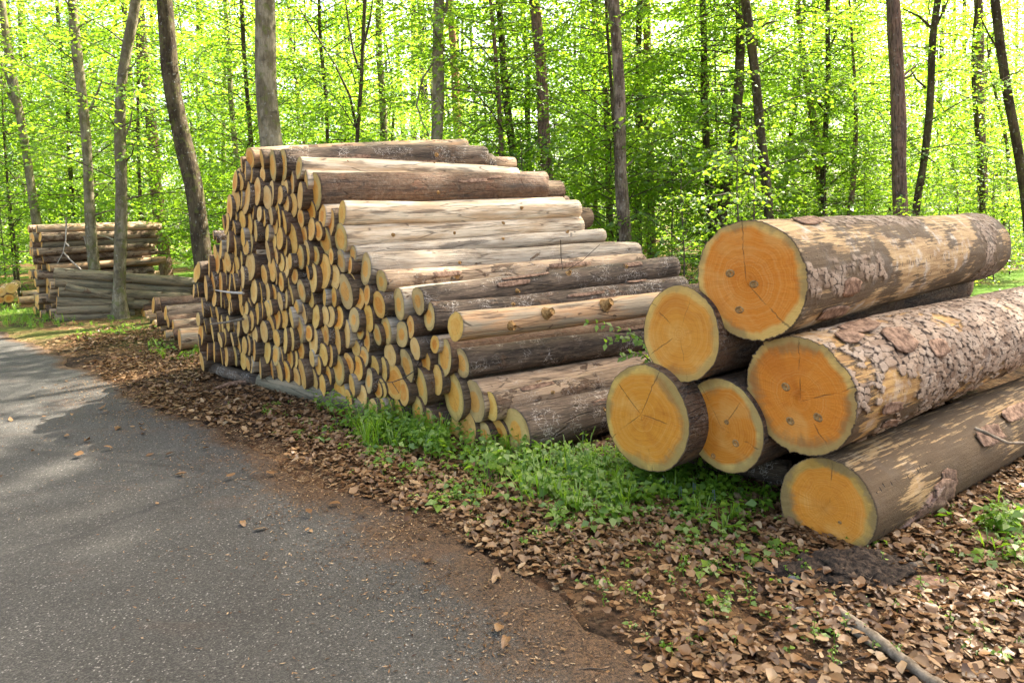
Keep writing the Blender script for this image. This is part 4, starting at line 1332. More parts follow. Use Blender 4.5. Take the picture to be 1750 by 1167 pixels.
BG = "tall trees behind the log stacks"
tree([(2, 10), (20, 110), (36, 215), (62, 370)], 17, 14, 'beech', "grey beech leaning left with forked branches at the photo's left edge", CR_L[0], seed=1, group=BG,
     limbs_px=(([(30, 190), (15, 140), (0, 105)], 7), ([(27, 180), (2, 140), (-20, 100)], 7)))
tree([(126, 20), (138, 140), (146, 240), (152, 330), (162, 465)], 13.6, 17, 'beech', "slim grey beech standing right before the distant square stack", CR_L[1], seed=2, group=BG,
     limbs_px=(([(154, 190), (168, 155), (175, 135)], 5),))
tree([(232, 0), (222, 70), (208, 140), (203, 240), (208, 380), (205, 515)], 12.8, 18, 'beech', "beech with a mossy foot beside the loose heap of long logs", CR_L[2], seed=3, group=BG, base_px=(204, 545), flare=1.8,
     limbs_px=(([(210, 240), (222, 215), (226, 190)], 5),))
tree([(280, 0), (294, 140), (312, 240), (330, 320), (348, 440)], 12.5, 29, 'dark', "thick dark beech leaning left behind the tall stack's left end", CR_H[0], seed=4, group=BG)
tree([(450, 0), (455, 120), (465, 250)], 11.3, 36, 'beech', "thick smooth grey beech rising straight behind the tall stack's upper left", CR_H[1], seed=5, group=BG)
tree([(238, 40), (252, 150), (268, 330), (284, 478)], 21.5, 20, 'pine', "reddish pine right of the distant square stack", CR_P[0], name="pine_tree", seed=6, group=BG)
tree([(647, 30), (652, 150), (656, 250)], 17, 13, 'beech', "slim mottled beech above the middle of the tall stack", CR_U[0], seed=7, group=BG)
tree([(752, 0), (750, 90), (745, 240)], 13, 20, 'beech', "straight beech with a curved side branch, above the topmost log", CR_H[2], seed=8, group=BG,
     limbs_px=(([(752, 40), (763, 15), (766, -20)], 8), ([(740, 108), (722, 135), (712, 180), (722, 210), (733, 232)], 4), ([(752, 150), (790, 155), (860, 162)], 4)))
tree([(770, 0), (776, 120), (784, 235)], 22, 15, 'red', "orange-barked pine just right of the straight beech above the topmost log", CR_P[1], name="pine_tree", seed=9, group=BG)
tree([(850, 0), (862, 120), (872, 220), (880, 300)], 15, 14, 'dark', "dark slim beech left of the brown pine near the stack's top right", CR_U[1], seed=10, group=BG,
     limbs_px=(([(864, 160), (820, 155), (770, 140)], 5), ([(866, 150), (905, 160), (950, 178)], 5)))
tree([(893, 0), (900, 140), (905, 300)], 18, 10, 'dark', "thin dark trunk tight against the left of the brown pine", CR_U[2], seed=11, group=BG)
tree([(913, 0), (924, 130), (938, 335)], 13.6, 21, 'pine', "brown pine rising behind the broad cream log's far end", CR_P[0], name="pine_tree", seed=12, group=BG)
tree([(1048, 0), (1058, 180), (1068, 415)], 12.4, 21, 'pale', "dark trunk with peeling pale bark patches right of the tall stack", CR_H[0], seed=13, group=BG, rot=1.0)
tree([(1093, 0), (1091, 200), (1092, 400)], 17, 12, 'dark', "dark mossy beech close right of the peeling trunk", CR_U[3], seed=14, group=BG)
tree([(1104, 30), (1108, 200), (1114, 430)], 18.5, 15, 'pine', "brown pine partly hidden behind the dark mossy beech", CR_P[1], name="pine_tree", seed=15, group=BG)
tree([(1040, 20), (1040, 200), (1042, 410)], 20, 11, 'pine', "slim brown pine just left of the peeling trunk", CR_P[0], name="pine_tree", seed=16, group=BG)
tree([(1200, 0), (1204, 130), (1212, 395)], 15, 13, 'dark', "mossy dark beech rising directly left above the topmost big log", CR_U[4], seed=17, group=BG)
tree([(1273, 15), (1290, 120), (1302, 230), (1312, 360)], 13, 16, 'dark', "crooked dark beech rising behind the round end of the topmost big log", CR_L[1], seed=18, group=BG, rot=2.0,
     limbs_px=(([(1282, 40), (1262, 25), (1240, 5)], 5), ([(1286, 60), (1310, 40), (1330, 36)], 5)))
tree([(1416, 0), (1414, 130), (1407, 330)], 16, 9, 'dark', "thin forked dark beech above the middle of the topmost big log", CR_U[5], seed=19, group=BG,
     limbs_px=(([(1413, 95), (1428, 60), (1430, 10)], 5), ([(1411, 190), (1392, 170), (1372, 130)], 4)))
tree([(1527, 0), (1533, 160), (1541, 356)], 12.6, 24, 'pine', "thick red-brown pine behind the far half of the topmost big log", CR_PH, name="pine_tree", seed=20, group=BG, rot=0.7, top=20.0, crown_off=15.0)
tree([(1604, 0), (1596, 60), (1590, 160), (1578, 280), (1568, 350)], 14, 12, 'dark', "curving forked dark beech right of the thick red-brown pine", CR_L[0], seed=21, group=BG,
     limbs_px=(([(1594, 50), (1570, 28), (1542, 15)], 5), ([(1597, 50), (1612, 20), (1625, -10)], 5), ([(1582, 150), (1565, 135), (1556, 118)], 4)))
tree([(1466, 0), (1474, 150), (1484, 330)], 24, 11, 'pine', "distant slender pine between thin forked beech and thick red-brown pine", CR_P[0], name="pine_tree", seed=22, group=BG)
tree([(1672, 20), (1675, 150), (1678, 355)], 17, 15, 'pine', "grey-brown pine behind the far end of the topmost big log", CR_P[1], name="pine_tree", seed=23, group=BG)
tree([(1698, 0), (1712, 100), (1735, 220), (1752, 340)], 13, 15, 'dark', "dark trunk leaning left at the photo's right edge", CR_T[1], seed=24, group=BG,
     limbs_px=(([(1712, 95), (1690, 60), (1676, 30)], 4),))
tree([(625, 0), (618, 90), (611, 245)], 14, 7, 'dark', "thin dark many-stemmed beech behind the tall stack's top middle", CR_L[2], seed=25, group=BG,
     limbs_px=(([(609, 220), (598, 165), (572, 110), (530, 45), (512, 15)], 5), ([(614, 120), (604, 90), (594, 30), (590, 0)], 5), ([(622, 75), (632, 35), (637, 0)], 5)))
tree([(548, 60), (556, 160), (559, 250)], 16, 6, 'dark', "very thin dark stem left of the many-stemmed beech", CR_U[2], seed=26, group=BG)
tree([(412, 0), (420, 110), (428, 255)], 15.5, 8, 'dark', "thin dark stem just left of the thick smooth grey beech", CR_U[0], seed=27, group=BG)
tree([(386, 20), (392, 120), (402, 250)], 19, 9, 'beech', "thin grey stem right of the thick dark leaning beech", CR_U[1], seed=28, group=BG)
tree([(112, 150), (119, 230), (122, 330)], 21, 7, 'dark', "thin dark stem between the two beeches nearest the photo's left edge", CR_U[3], seed=29, group=BG)
tree([(1016, 60), (1014, 200), (1016, 340)], 19, 7, 'beech', "thin pale stem above the stack's sloping side", CR_U[4], seed=30, group=BG)

UG = "slender young beeches filling the wood behind the stacks"
UL = "slender young beech in fresh yellow-green leaf in the wood behind the stacks"
rr = random.Random(77)
protoT = []
for k in range(4):
    pts, rad = [], []
    for z in np.concatenate([[-0.1, 0, 0.15, 0.4], np.linspace(0.8, 10.5, 14)]):
        pts.append(Vector((0.10 * math.sin(z * 0.6 + k), 0.10 * math.cos(z * 0.5 + k * 2), z)))
        rad.append(0.052 * (1 - 0.075 * max(z, 0)) + 0.015 * math.exp(-max(z, 0) / .2))
    protoT.append(trunk_mesh(pts, rad, (), 9, 40 + k))
cnt = 0
for depth, gap in ((14.6, 3.0), (18.0, 2.7), (21.5, 2.7), (25.5, 2.8), (30.0, 3.0)):
    x = -depth * 0.86
    while x < depth * 0.88:
        xx, yy = x + rr.uniform(-.8, .8), depth + rr.uniform(-1.3, 1.3)
        x += gap * rr.uniform(0.8, 1.2)
        if xx < -4.6 and yy < 17.3: continue
        if depth < 15 and xx < 1.0 and rr.random() < 0.45: continue
        root = empty("young_beech", (xx, yy, 0))
        tag(root, UL, "tree", UG)
        s_ = rr.uniform(0.85, 1.15)
        if 13.2 < -.643 * xx + .766 * yy < 17.8 and -6 < xx < 4: s_ *= 0.62
        if 4.2 < -.643 * xx + .766 * yy < 7.4 and depth < 23: s_ *= 0.66
        root.rotation_euler = (rr.uniform(-.04, .04), rr.uniform(-.04, .04), rr.uniform(0, 6.28))
        t = obj("trunk", protoT[cnt % 4], root)
        t.scale = (s_ * rr.choice((0.7, 0.9, 1.1, 1.9, 2.4)),) * 2 + (s_,)
        a, b, ro_, ms = TK[rr.choice(['dark', 'beech', 'dark', 'pine'])]
        t["tone_a"], t["tone_b"], t["rough"], t["moss"] = a, b, ro_, ms
        c = obj("crown", CR_U[cnt % 6], root)
        c.scale = (s_, s_, s_)
        c.rotation_euler = (0, 0, rr.uniform(0, 6.28))
        cnt += 1
# understorey saplings
SGP = "knee to head high beech saplings at the edge of the wood"
SLB = "small leafy beech sapling in the green fringe behind the log stacks"
for k in range(40):
    for _ in range(20):
        yy = rr.uniform(9.5, 19)
        xx = rr.uniform(-0.75, 0.82) * yy
        if xx < -3.2 and yy < 17: continue
        if xx < 2.0 and yy < 11.0: continue
        break
    root = empty("beech_sapling", (xx, yy, 0))
    tag(root, SLB, "sapling", SGP)
    s_ = rr.uniform(0.7, 1.35)
    root.rotation_euler = (0, 0, rr.uniform(0, 6.28))
    root.scale = (s_, s_, s_)
    g = Geo() if k == 0 else None
    if k == 0:
        g.tube([Vector((0, 0, -0.05)), Vector((0.02, 0.01, 0.8)), Vector((-0.01, 0.02, 1.6)), Vector((0.01, 0, 2.5))], [0.014, 0.011, 0.008, 0.003], 6, 0.3, 0)
        sap_stem = g.mesh("trunk", M_TWIG)
    obj("trunk", sap_stem, root)
    obj("crown", CR_S[k % 4], root)

# tall unseen trees added on the right so their crowns shade the road
for k, (xx, yy) in enumerate(((8.5, 10.2), (10.4, 12.9), (12.3, 14.6), (7.0, 8.3), (9.6, 10.1))):
    root = empty("unseen_shade_beech", (xx, yy, 0))
    tag(root, "unseen tall beech added beyond the right edge to shade the road", "tree", "unseen tall beeches added to shade the road")
    t = obj("trunk", trunk_mesh([Vector((0.05 * math.sin(z), 0, z)) for z in range(0, 18)], [0.2 - 0.008 * z for z in range(0, 18)], (), 12, 500 + k), root)
    a, b, ro_, ms = TK['beech']
    t["tone_a"], t["tone_b"], t["rough"], t["moss"] = a, b, ro_, ms
    c = obj("crown", CR_T[k % 2], root)
    c.rotation_euler = (0, 0, k * 1.3)

# the distant wood as one mass
g = Geo()
rr2 = np.random.default_rng(9)
n = 130000
yy = rr2.uniform(33, 58, n)
xx = rr2.uniform(-0.9, 0.9, n) * yy
zz = rr2.uniform(0.0, 1.0, n) ** 1.25 * 18
keep = fbm(np.stack([xx * .45, yy * .25, zz * .5], 1), 91, 3) > 0.425
xx, yy, zz = xx[keep], yy[keep], zz[keep]
n = len(xx)
B = np.stack([xx, yy, zz], 1)
D = rr2.normal(0, 1, (n, 3)) * np.array([1, 1, .4])
N = rr2.normal(0, .6, (n, 3)) + np.array([0, 0, 1])
L_ = rr2.uniform(.18, .38, n)
g.leaves(B, D, N, L_, L_ * .65, np.clip(fbm(B * .5, 4, 2) * .8 + rr2.uniform(-.2, .3, n), 0, 1), 0)
for k in range(60):
    y_ = rr2.uniform(32, 55)
    x_ = rr2.uniform(-.85, .85) * y_
    r_ = rr2.uniform(.08, .2)
    g.tube([Vector((x_, y_, -0.2)), Vector((x_ + rr2.uniform(-.3, .3), y_, 7)), Vector((x_ + rr2.uniform(-.6, .6), y_, 17))], [r_ * 1.1, r_, r_ * .6], 7, .5, 1)
fw = obj("distant_wood", g.mesh("distant_wood", [M_LEAF, M_TWIG]))
tag(fw, "hazy mass of bright green trees deep in the wood", "wood", kind='stuff')

# ------------------------------------------------------------------ leaf litter
def scatter(n, xr, yr, keep, seed):
    r_ = np.random.default_rng(seed)
    x, y = r_.uniform(*xr, n), r_.uniform(*yr, n)
    m = keep(x, y, r_)
    return x[m], y[m], r_


def litter_mesh(x, y, r_, size, zoff=0.004):
    n = len(x)
    z = ground_z(x, y) + zoff + r_.uniform(0, 0.03, n)
    yaw = r_.uniform(0, 2 * np.pi, n)
    L = size * np.clip(np.exp(r_.normal(-.08, .5, n)), .25, 1.6)
    W = L * r_.uniform(.45, .75, n)
    curl = r_.uniform(-.5, .9, n) * r_.choice([.15, .5, 1.0], n)
    cup = r_.uniform(-.4, .9, n) * r_.choice([.15, .5, 1.0], n)
    pit, rol = r_.normal(0, .19, n), r_.normal(0, .19, n)
    us = np.array([-.5, -.2, .18, .5])
    ws = np.array([.30, 1.0, .95, .22])
    V = np.zeros((n, 4, 3, 3))
    for i in range(4):
        for j, s_ in enumerate((-.5, 0, .5)):
            lx = L * us[i]
            wob = 1 + r_.uniform(-.38, .38, n)
            ly = W * ws[i] * s_ * wob
            lz = curl * L * us[i] ** 2 * 2 + cup * W * (abs(s_) * 2) * ws[i] * .45
            z2 = lz + lx * np.sin(pit) + ly * np.sin(rol)
            V[:, i, j, 0] = lx * np.cos(pit)
            V[:, i, j, 1] = ly * np.cos(rol)
            V[:, i, j, 2] = z2
    c, s_ = np.cos(yaw)[:, None, None], np.sin(yaw)[:, None, None]
    X = V[..., 0] * c - V[..., 1] * s_ + x[:, None, None]
    Y = V[..., 0] * s_ + V[..., 1] * c + y[:, None, None]
    mn = V[..., 2].min(axis=(1, 2))
    Z = V[..., 2] - mn[:, None, None] * 0.7 + z[:, None, None]
    VV = np.stack([X, Y, Z], -1).reshape(-1, 3)
    F = []
    idx = np.arange(n)[:, None] * 12
    fq = np.array([(i * 3 + j, (i + 1) * 3 + j, (i + 1) * 3 + j + 1, i * 3 + j + 1) for i in range(3) for j in range(2)])
    F = (idx[:, :, None] + fq[None]).reshape(-1, 4)
    R = np.repeat(np.clip(r_.beta(2.2, 2.2, n), 0, 1), 12)
    return VV, F, R


def verge(x, y, r_):
    d = edge_dist(x, y)
    patch_ = fbm(np.stack([x * 1.1, y * 1.1, x * 0], 1), 44, 3)
    p = np.clip((-d + 0.05 + (patch_ - .5) * 0.4) / 0.22, 0, 1)
    soil = np.clip((0.60 - fbm(np.stack([x * 1.7, y * 1.7, x * 0 + 3], 1), 45, 3)) / 0.10, 0.30, 1)
    near_soil = np.exp(-(((x - 1.45) / 0.45) ** 2 + ((y - 2.95) / 0.25) ** 2))
    return r_.random(len(x)) < p * soil * (1 - 0.85 * near_soil)


x1, y1, r_ = scatter(84000, (-2.2, 4.2), (1.7, 5.6), verge, 12)
V1, F1, R1 = litter_mesh(x1, y1, r_, 0.036)
x2, y2, r_ = scatter(66000, (-7, 2), (4.6, 11.5), verge, 13)
V2, F2, R2 = litter_mesh(x2, y2, r_, 0.042)
x3, y3, r_ = scatter(1500, (-5, 2), (2.0, 9), lambda x, y, q: (edge_dist(x, y) > 0) & (q.random(len(x)) < np.exp(-edge_dist(x, y) / .35) + .03), 14)
V3, F3, R3 = litter_mesh(x3, y3, r_, 0.045)
V3[:, 2] += 0.055
o = obj("leaf_litter", mesh_data("leaf_litter", np.concatenate([V1, V2, V3]), np.concatenate([F1, F2 + len(V1), F3 + len(V1) + len(V2)]), M_LITTER, attrs={"rnd": np.concatenate([R1, R2, R3])}))
tag(o, "brown dry beech leaves covering the verge beside the road", "leaf litter", kind='stuff')

# needles and bark crumbs swept to the road edge
def band(x, y, q):
    d = edge_dist(x, y)
    return q.random(len(x)) < np.clip(np.exp(-np.abs(d - 0.05) / 0.33) + 0.5 * (d < 0) * (d > -1.6), 0, 1) * np.clip(fbm(np.stack([x * 3, y * 3, x * 0], 1), 47, 3) * 2.2 - 0.5, 0, 1)
x4, y4, r_ = scatter(190000, (-5, 1.9), (1.9, 8), band, 15)
n = len(x4)
z4 = np.maximum(ground_z(x4, y4), 0.006) + 0.004
an = r_.uniform(0, 6.28, n)
g = Geo()
ln = r_.uniform(.006, .028, n)
g.leaves(np.stack([x4, y4, z4], 1), np.stack([np.cos(an), np.sin(an), r_.uniform(0, .3, n)], 1), np.stack([r_.normal(0, .3, n), r_.normal(0, .3, n), np.ones(n)], 1), ln, np.minimum(ln * .5, .007), r_.uniform(0, 1, n) ** 1.3, 0, 0, 0)
o = obj("needle_litter", g.mesh("needle_litter", M_LITTER))
tag(o, "rusty pine needles and bark crumbs strewn along the road edge", "needle litter", kind='stuff')

g = Geo()
q_ = random.Random(61)
for _ in range(700):
    x, y = q_.uniform(-4, 3.6), q_.uniform(1.9, 8)
    if edge_dist([x], [y])[0] > 0.25: continue
    z = max(gz1(x, y), 0.006) + q_.uniform(.006, .03)
    a_ = q_.uniform(0, 6.28)
    l_ = q_.uniform(.03, .2)
    d_ = Vector((math.cos(a_), math.sin(a_), q_.uniform(-.08, .12))) * l_
    p_ = Vector((x, y, z))
    k_ = Vector((-d_.y, d_.x, 0)) * q_.uniform(-.2, .2)
    r_0 = q_.uniform(.0012, .0032)
    g.tube([p_, p_ + d_ * .5 + k_, p_ + d_], [r_0, r_0 * .9, r_0 * .6], 5, q_.random(), 0)
o = obj("twig_litter", g.mesh("twig_litter", M_TWIG))
tag(o, "small broken twigs strewn over the leaf litter", "twig litter", kind='stuff')

# ------------------------------------------------------------------ undergrowth
def inside(px, py, poly):
    c = False
    for i in range(len(poly)):
        (x1_, y1_), (x2_, y2_) = poly[i], poly[i - 1]
        if (y1_ > py) != (y2_ > py) and px < (x2_ - x1_) * (py - y1_) / (y2_ - y1_) + x1_: c = not c
    return c


def herb(g, rr, b, h, leaf, nl_, spread=1.0, m=0):
    lean = Vector((rr.gauss(0, .18), rr.gauss(0, .18), 1)).normalized()
    tip = b + lean * h
    g.tube([b - Vector((0, 0, .02)), b + lean * h * .5 + Vector((rr.gauss(0, .008), rr.gauss(0, .008), 0)), tip], [.0028, .0022, .0012], 4, .35, m, caps=False)
    B, D, N, Ls, W, R = [], [], [], [], [], []
    for i in range(nl_):
        f = 0.25 + 0.75 * (i + .5) / nl_
        az = i * 2.4 + rr.uniform(-.5, .5)
        l_ = leaf * (0.65 + 0.6 * math.sin(math.pi * min(1, f))) * rr.uniform(.8, 1.2)
        pd = Vector((math.cos(az), math.sin(az), rr.uniform(.1, .5)))
        B.append(tuple(b.lerp(tip, f) + pd * l_ * .25 * spread))
        D.append((math.cos(az), math.sin(az), rr.uniform(-.35, .35)))
        N.append((rr.gauss(0, .25) - .3 * math.cos(az), rr.gauss(0, .25) - .3 * math.sin(az) - .25, 1))
        Ls.append(l_); W.append(l_ * rr.uniform(.55, .8)); R.append(rr.random())
    g.leaves(B, D, N, Ls, W, R, m, .15, .25)


def tuft(g, rr, b, h, nb):
    for _ in range(nb):
        az = rr.uniform(0, 6.28)
        out = rr.uniform(.15, .75) * h
        hh = h * rr.uniform(.6, 1.1)
        p0 = b + Vector((rr.gauss(0, .012), rr.gauss(0, .012), -.01))
        d = Vector((math.cos(az), math.sin(az), 0))
        s_ = Vector((-d.y, d.x, 0))
        V, w_ = [], rr.uniform(.0022, .0042)
        prof = ((0, 0, 1), (.35, .55, 1), (.75, .92, .75), (1.15, .85 + rr.uniform(-.2, .15), .08))
        for (o_, z_, ww) in prof:
            c = p0 + d * out * o_ + Vector((0, 0, hh * z_))
            V += [tuple(c - s_ * w_ * ww), tuple(c + s_ * w_ * ww)]
        g.add(V, [(0, 1, 3, 2), (2, 3, 5, 4), (4, 5, 7, 6)], rr.random(), 0)


rr = random.Random(31)
g = Geo()
ZONES = [  # polygon in the photograph's frame, herbs, tufts, creepers, plant height
    ([(545, 700), (600, 692), (700, 722), (780, 760), (740, 790), (640, 765), (560, 735)], 120, 60, 120, .20),
    ([(700, 740), (900, 790), (1040, 790), (1060, 860), (960, 880), (830, 830), (700, 780)], 170, 60, 280, .17),
    ([(930, 830), (1060, 800), (1180, 815), (1340, 860), (1330, 910), (1240, 930), (1120, 910), (980, 890)], 130, 40, 520, .11),
    ([(1050, 790), (1180, 810), (1330, 850), (1330, 890), (1160, 880)], 50, 10, 260, .13),
    ([(560, 730), (700, 780), (860, 860), (960, 900), (860, 920), (700, 830), (580, 770)], 30, 10, 200, .07),
    ([(1180, 930), (1280, 920), (1330, 945), (1240, 1000), (1190, 990)], 14, 4, 90, .06),
    ([(1660, 900), (1760, 870), (1760, 985), (1690, 955)], 26, 8, 110, .13),
    ([(240, 590), (340, 600), (340, 620), (250, 612)], 10, 10, 60, .12),
    ([(380, 700), (480, 690), (560, 740), (520, 760)], 4, 2, 70, .05),
    ([(0, 525), (80, 535), (130, 560), (60, 565), (0, 555)], 30, 60, 120, .15),
    ([(100, 560), (240, 545), (260, 565), (150, 585)], 8, 10, 80, .1),
]
for poly, nh, nt_, nc, hh in ZONES:
    xs_, ys_ = [p[0] for p in poly], [p[1] for p in poly]
    def pick():
        for _ in range(60):
            px, py = rr.uniform(min(xs_), max(xs_)), rr.uniform(min(ys_), max(ys_))
            if inside(px, py, poly) and (fbm([[px * .022, py * .034, 1.0]], 71, 2)[0] > rr.uniform(.32, .58)): break
        p = G(px, py)
        p.x += rr.gauss(0, .09); p.y += rr.gauss(0, .09)
        p.z = gz1(p.x, p.y)
        return p
    for _ in range(nh): herb(g, rr, pick(), hh * rr.uniform(.5, 1.25), rr.uniform(.025, .058), rr.randint(5, 10))
    for _ in range(nt_): tuft(g, rr, pick(), hh * rr.uniform(.7, 1.3), rr.randint(5, 10))
    for _ in range(int(nc * .7)): herb(g, rr, pick(), rr.uniform(.015, .06), rr.uniform(.012, .024), rr.randint(4, 7))
# stray seedlings over the verge
for _ in range(420):
    px, py = rr.uniform(500, 1750), rr.uniform(720, 1150)
    p = G(px, py)
    if edge_dist([p.x], [p.y])[0] > -0.12: continue
    p.z = gz1(p.x, p.y)
    herb(g, rr, p, rr.uniform(.02, .06), rr.uniform(.012, .03), rr.randint(2, 5))
o = obj("undergrowth", g.mesh("undergrowth", M_HERB))
tag(o, "fresh green weeds, grass tufts and creepers along the foot of the stacks", "undergrowth", kind='stuff')

# larger herbs one can tell apart
HL = ["leafy herb with heart-shaped leaves before the lowest yellow log ends", "tall leafy herb under the charcoal log's black-blotched end", "upright leafy herb just left of the charcoal log's end",
      "leafy seedling in the dark gap between charcoal log and leftmost big log", "pale green seedling close under the leftmost big log", "lush herb in front of the hole-pocked yellow log end",
      "bushy herb among the weeds left of the grey-rimmed lower ends", "leafy sprig beside the lowest big log on the right"]
for k, (px, py, h, lf) in enumerate(((640, 745, .26, .06), (905, 800, .22, .06), (850, 830, .25, .06), (965, 815, .20, .05), (1035, 815, .18, .045), (760, 780, .24, .055), (600, 735, .26, .05), (1700, 915, .16, .045))):
    p = G(px, py)
    p.z = gz1(p.x, p.y)
    gg = Geo()
    for q_ in range(3):
        herb(gg, rr, Vector((rr.uniform(-.03, .03), rr.uniform(-.03, .03), 0)), h * rr.uniform(.7, 1.1), lf, rr.randint(7, 10))
    o = obj("herb", gg.mesh("herb", M_HERB))
    o.location = p
    tag(o, HL[k], "plant", "larger herbs by the stacks")
# bugle flower spikes under the big logs
for k, (px, py, h) in enumerate(((1135, 842, .10), (1163, 862, .11), (1187, 860, .12), (1213, 848, .11), (1220, 872, .12), (1232, 852, .10))):
    p = G(px, py)
    p.z = gz1(p.x, p.y)
    gg = Geo()
    gg.tube([(0, 0, -.01), (0, 0, h)], [.003, .002], 5, .4, 0)
    for t_ in range(6):
        for a_ in range(6):
            an = a_ * 1.05 + t_ * .5
            z = h * (.42 + .09 * t_)
            gg.leaves([(0.003 * math.cos(an), .003 * math.sin(an), z)], [(math.cos(an), math.sin(an), .4)], [(0, 0, 1)], [.011 - .001 * t_], [.008], [.5], 1)
    o = obj("flower_spike", gg.mesh("flower_spike", [M_HERB, M_FLOWER]))
    o.location = p
    tag(o, "small dull blue flower spike in the shaded weeds under the big logs", "flower", "blue flower spikes under the big logs")

# leafy twig of a beech reaching in between the tall stack and the big logs
root = empty("leafy_twig", P(1125, 640, 4.75))
tag(root, "thin leafy beech twig hanging between the tall stack and the big logs", "twig")
gg = Geo()
rt = root.location
g2 = Geo()
for k, (pts_) in enumerate(([(1128, 650), (1110, 590), (1085, 570), (1040, 556), (1000, 552)], [(1110, 592), (1090, 580), (1065, 578), (1030, 588)], [(1115, 622), (1100, 606), (1080, 603), (1062, 612)])):
    W = [P(x, y, 4.75 - 0.25 * i / len(pts_)) - rt for i, (x, y) in enumerate(pts_)]
    gg.tube(W, [.004 - .0006 * i for i in range(len(W))], 6, .3, 0)
    B, D, N = [], [], []
    for i in range(1, len(W)):
        for f in (0.15, .5, .85):
            b = W[i - 1].lerp(W[i], f)
            for sd_ in (-1, 1):
                B.append(tuple(b)); D.append((-.6 + rr.uniform(-.5, .5), -.3, sd_ * .5 + rr.uniform(-.3, .3))); N.append((rr.gauss(0, .4), -.6 + rr.gauss(0, .3), .8))
    m = len(B)
    g2.leaves(B, D, N, [rr.uniform(.035, .06) for _ in range(m)], [rr.uniform(.025, .035) for _ in range(m)], [rr.random() for _ in range(m)], 0)
obj("stem", gg.mesh("stem", M_TWIG), root)
obj("foliage", g2.mesh("foliage", M_LEAF), root)

# ------------------------------------------------------------------ sticks, stones, soil
def stick(name, pix, rad, mat, label, cat="stick", zs=None, sides=9, group=None, rough=0.18, seed=1):
    q_ = random.Random(seed)
    W = []
    for i, (x, y) in enumerate(pix):
        p = G(x, y, (zs[i] if zs else 0.02))
        if not zs: p.z = max(gz1(p.x, p.y), 0) + rad[min(i, len(rad) - 1)] * .7 + .008
        W.append(p)
    # densify
    pts, rd = [], []
    for i in range(len(W) - 1):
        for f in np.linspace(0, 1, 6, endpoint=(i == len(W) - 2)):
            pts.append(W[i].lerp(W[i + 1], float(f)))
            rd.append((rad[i] + (rad[i + 1] - rad[i]) * f) * q_.uniform(1 - rough, 1 + rough))
    o0 = pts[0].copy()
    gg = Geo()
    gg.tube([p - o0 for p in pts], rd, sides, .5, 0)
    o = obj(name, gg.mesh(name, mat))
    o.location = o0
    tag(o, label, cat, group)
    return o


b0 = stick("broken_branch", [(1432, 1052), (1478, 1088), (1530, 1128), (1590, 1172), (1640, 1205)], [.016, .021, .022, .021, .02], M_DEAD, "weathered grey broken branch on dead leaves at the bottom right", "branch", seed=5, sides=12)
b1_ = stick("broken_branch", [(1432, 1066), (1462, 1090), (1495, 1113)], [.007, .012, .010], M_DEAD, "splintered grey side piece along the weathered broken branch", "branch", seed=6)
stick("pale_stick", [(1326, 1049), (1350, 1043), (1380, 1042), (1410, 1034), (1430, 1028)], [.003, .005, .0055, .006, .004], M_PALE, "pale peeled stick lying on brown leaves below the lowest big log", seed=7)
stick("thin_twig", [(1240, 1100), (1300, 1118), (1370, 1138), (1450, 1172)], [.004, .005, .005, .0055], M_TWIG, "long thin greenish twig along the bottom edge of the litter", seed=8)
stick("thin_twig", [(1310, 1172), (1340, 1158), (1400, 1150), (1500, 1120)], [.003, .004, .0035, .002], M_TWIG, "short dark twig crossing the long thin twig", seed=9)
stick("thin_twig", [(1665, 731), (1690, 742), (1722, 757), (1760, 756)], [.008, .008, .007, .006], M_DEAD, "curved bare twig resting against the lowest big log's side", zs=[.62, .60, .56, .55], seed=10)
stick("bark_strip", [(364, 668), (395, 660), (425, 656), (448, 652)], [.012, .03, .028, .02], M_FLAKE, "rust brown strip of bark on leaves before the tall stack's left part", "bark", seed=11)
# splinters poking out of the stack's face
for (pa, pb, lab) in (((368, 496), (416, 501), "long yellow splinter poking out of the tall stack's left face"), ((359, 554), (416, 545), "dark stick poking out of the tall stack's lower left face")):
    p1, p2 = on_plane(pa[0], pa[1], gl_ + fn * .16, fn), on_plane(pb[0], pb[1], gl_ + fn * .10, fn)
    gg = Geo()
    gg.tube([p1 - p1, (p2 - p1) * .5 + Vector((0, 0, -.008)), p2 - p1], [.006, .012, .014], 6, .5, 0)
    o = obj("splinter", gg.mesh("splinter", M_PALE if 'yellow' in lab else M_DEAD))
    o.location = p1
    tag(o, lab, "stick")
pt = [(640, 654), (670, 653), (690, 646), (708, 634), (716, 620)]
W = [on_plane(x, y, gl_ + fn * .15, fn) for x, y in pt]
gg = Geo()
gg.tube([p - W[0] for p in W], [.003, .0035, .004, .004, .003], 6)
gg.tube([W[1] - W[0], on_plane(682, 672, gl_ + fn * .16, fn) - W[0]], [.003, .002], 6)
o = obj("thin_twig", gg.mesh("thin_twig", M_TWIG)); o.location = W[0]
tag(o, "thin dark twig caught across the log ends at the stack's lower right", "twig")
pt = [(825, 485), (880, 470), (960, 455), (1000, 440), (1022, 415)]
for pt, lab in (([(925, 492), (960, 468), (995, 446), (1025, 418)], "thin dark twig lying on the dark mottled log"), ([(958, 410), (959, 440), (962, 462)], "thin upright twig standing above the dark mottled log")):
    W = [P(x, y, 6.0) for x, y in pt]
    gg = Geo()
    gg.tube([p - W[0] for p in W], [.004, .004, .003, .002][:len(W)], 5)
    o = obj("thin_twig", gg.mesh("thin_twig", M_TWIG)); o.location = W[0]
    tag(o, lab, "twig")


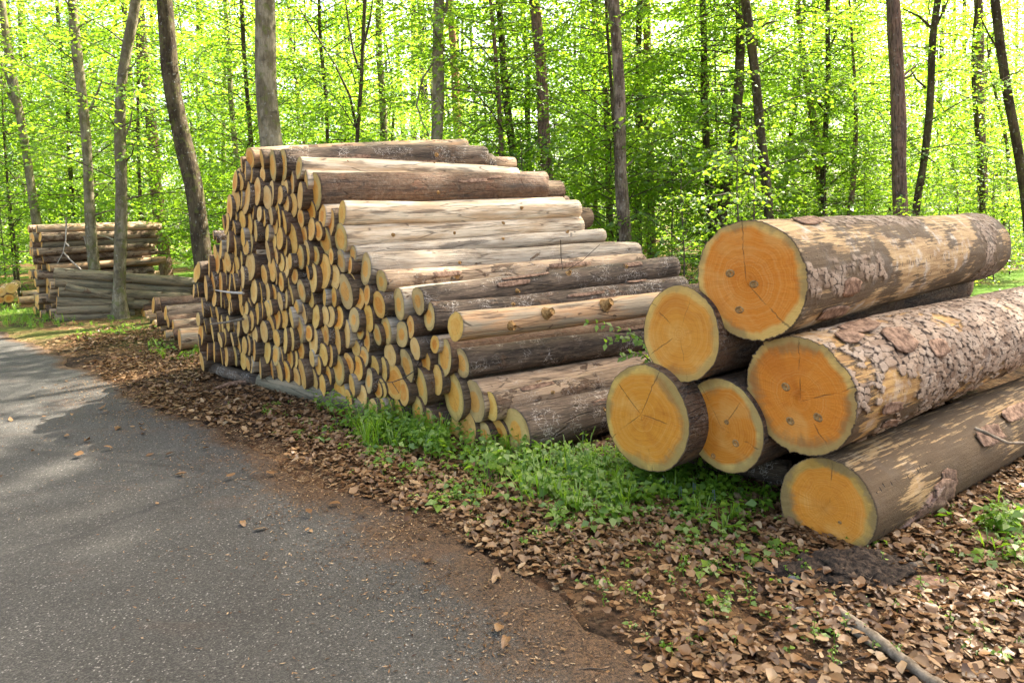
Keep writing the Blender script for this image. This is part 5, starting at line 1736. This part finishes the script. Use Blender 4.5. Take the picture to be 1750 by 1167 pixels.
for k, (lines, lab) in enumerate((([[(113, 372), (113, 395), (112, 412), (108, 431), (97, 452), (92, 465)], [(108, 431), (120, 444), (133, 456), (146, 466)], [(111, 414), (118, 421)]], "pale forked dead branch leaning against the distant square stack"),
                                  ([[(146, 385), (151, 408), (152, 430), (150, 447), (157, 468)], [(143, 403), (149, 422), (152, 430)]], "thin grey dead branch beside the slim beech at the distant square stack"))):
    o0 = P(*lines[0][0], 13.6)
    gg = Geo()
    for ln_ in lines:
        gg.tube([P(x, y, 13.6) - o0 for x, y in ln_], [.016 - .002 * i for i in range(len(ln_))], 7)
    o = obj("dead_branch", gg.mesh("dead_branch", M_PALE)); o.location = o0
    tag(o, lab, "branch")


def lump(name, px, py, sx, sy, sz, mat, label, cat, seed, amp=.25, n=24, rough=0.0):
    p = G(px, py)
    p.z = gz1(p.x, p.y)
    V, F = [], []
    for i in range(n // 2 + 1):
        for j in range(n):
            th, ph = math.pi * i / (n // 2), 2 * math.pi * j / n
            V.append((math.sin(th) * math.cos(ph), math.sin(th) * math.sin(ph), math.cos(th)))
    V = np.array(V)
    f = 1 + amp * 2 * (fbm(V * 1.7 + 5, seed, 4) - .5)
    V = V * f[:, None] * np.array([sx, sy, sz])
    V[:, 2] += rough * (fbm(V * 28 + 3, seed + 1, 4, .7) - .45)
    for i in range(n // 2):
        for j in range(n):
            F.append([i * n + j, (i + 1) * n + j, (i + 1) * n + (j + 1) % n, i * n + (j + 1) % n])
    o = obj(name, mesh_data(name, V, F, mat))
    o.location = p
    tag(o, label, cat)
    return o


so_ = lump("soil_mound", 1450, 978, .30, .15, .05, M_SOIL, "low mound of dark crumbly soil in front of the lowest big log", "soil", 3, .6, 140, 0.06)
so_["kind"] = 'structure'
lump("stone", 1492, 976, .045, .03, .03, M_STONE, "dark grey stone beside the soil mound", "stone", 4)
lump("stone", 1356, 998, .028, .022, .018, M_STONE, "small grey-brown stone on the left of the soil mound", "stone", 5)
lump("bark_slab", 1583, 1000, .10, .05, .012, M_FLAKE, "pinkish slab of bark lying on the litter right of the soil mound", "bark", 6, .5)
lump("bark_slab", 1590, 967, .09, .035, .014, M_DEAD, "dark weathered slab of bark right of the grey stone", "bark", 7, .5)
lump("wood_block", 124, 556, .10, .08, .06, M_KNOT, "orange sawn offcut on the ground before the distant stack", "offcut", 8, .3)
print("objects:", len(sc.objects), "understory", cnt)
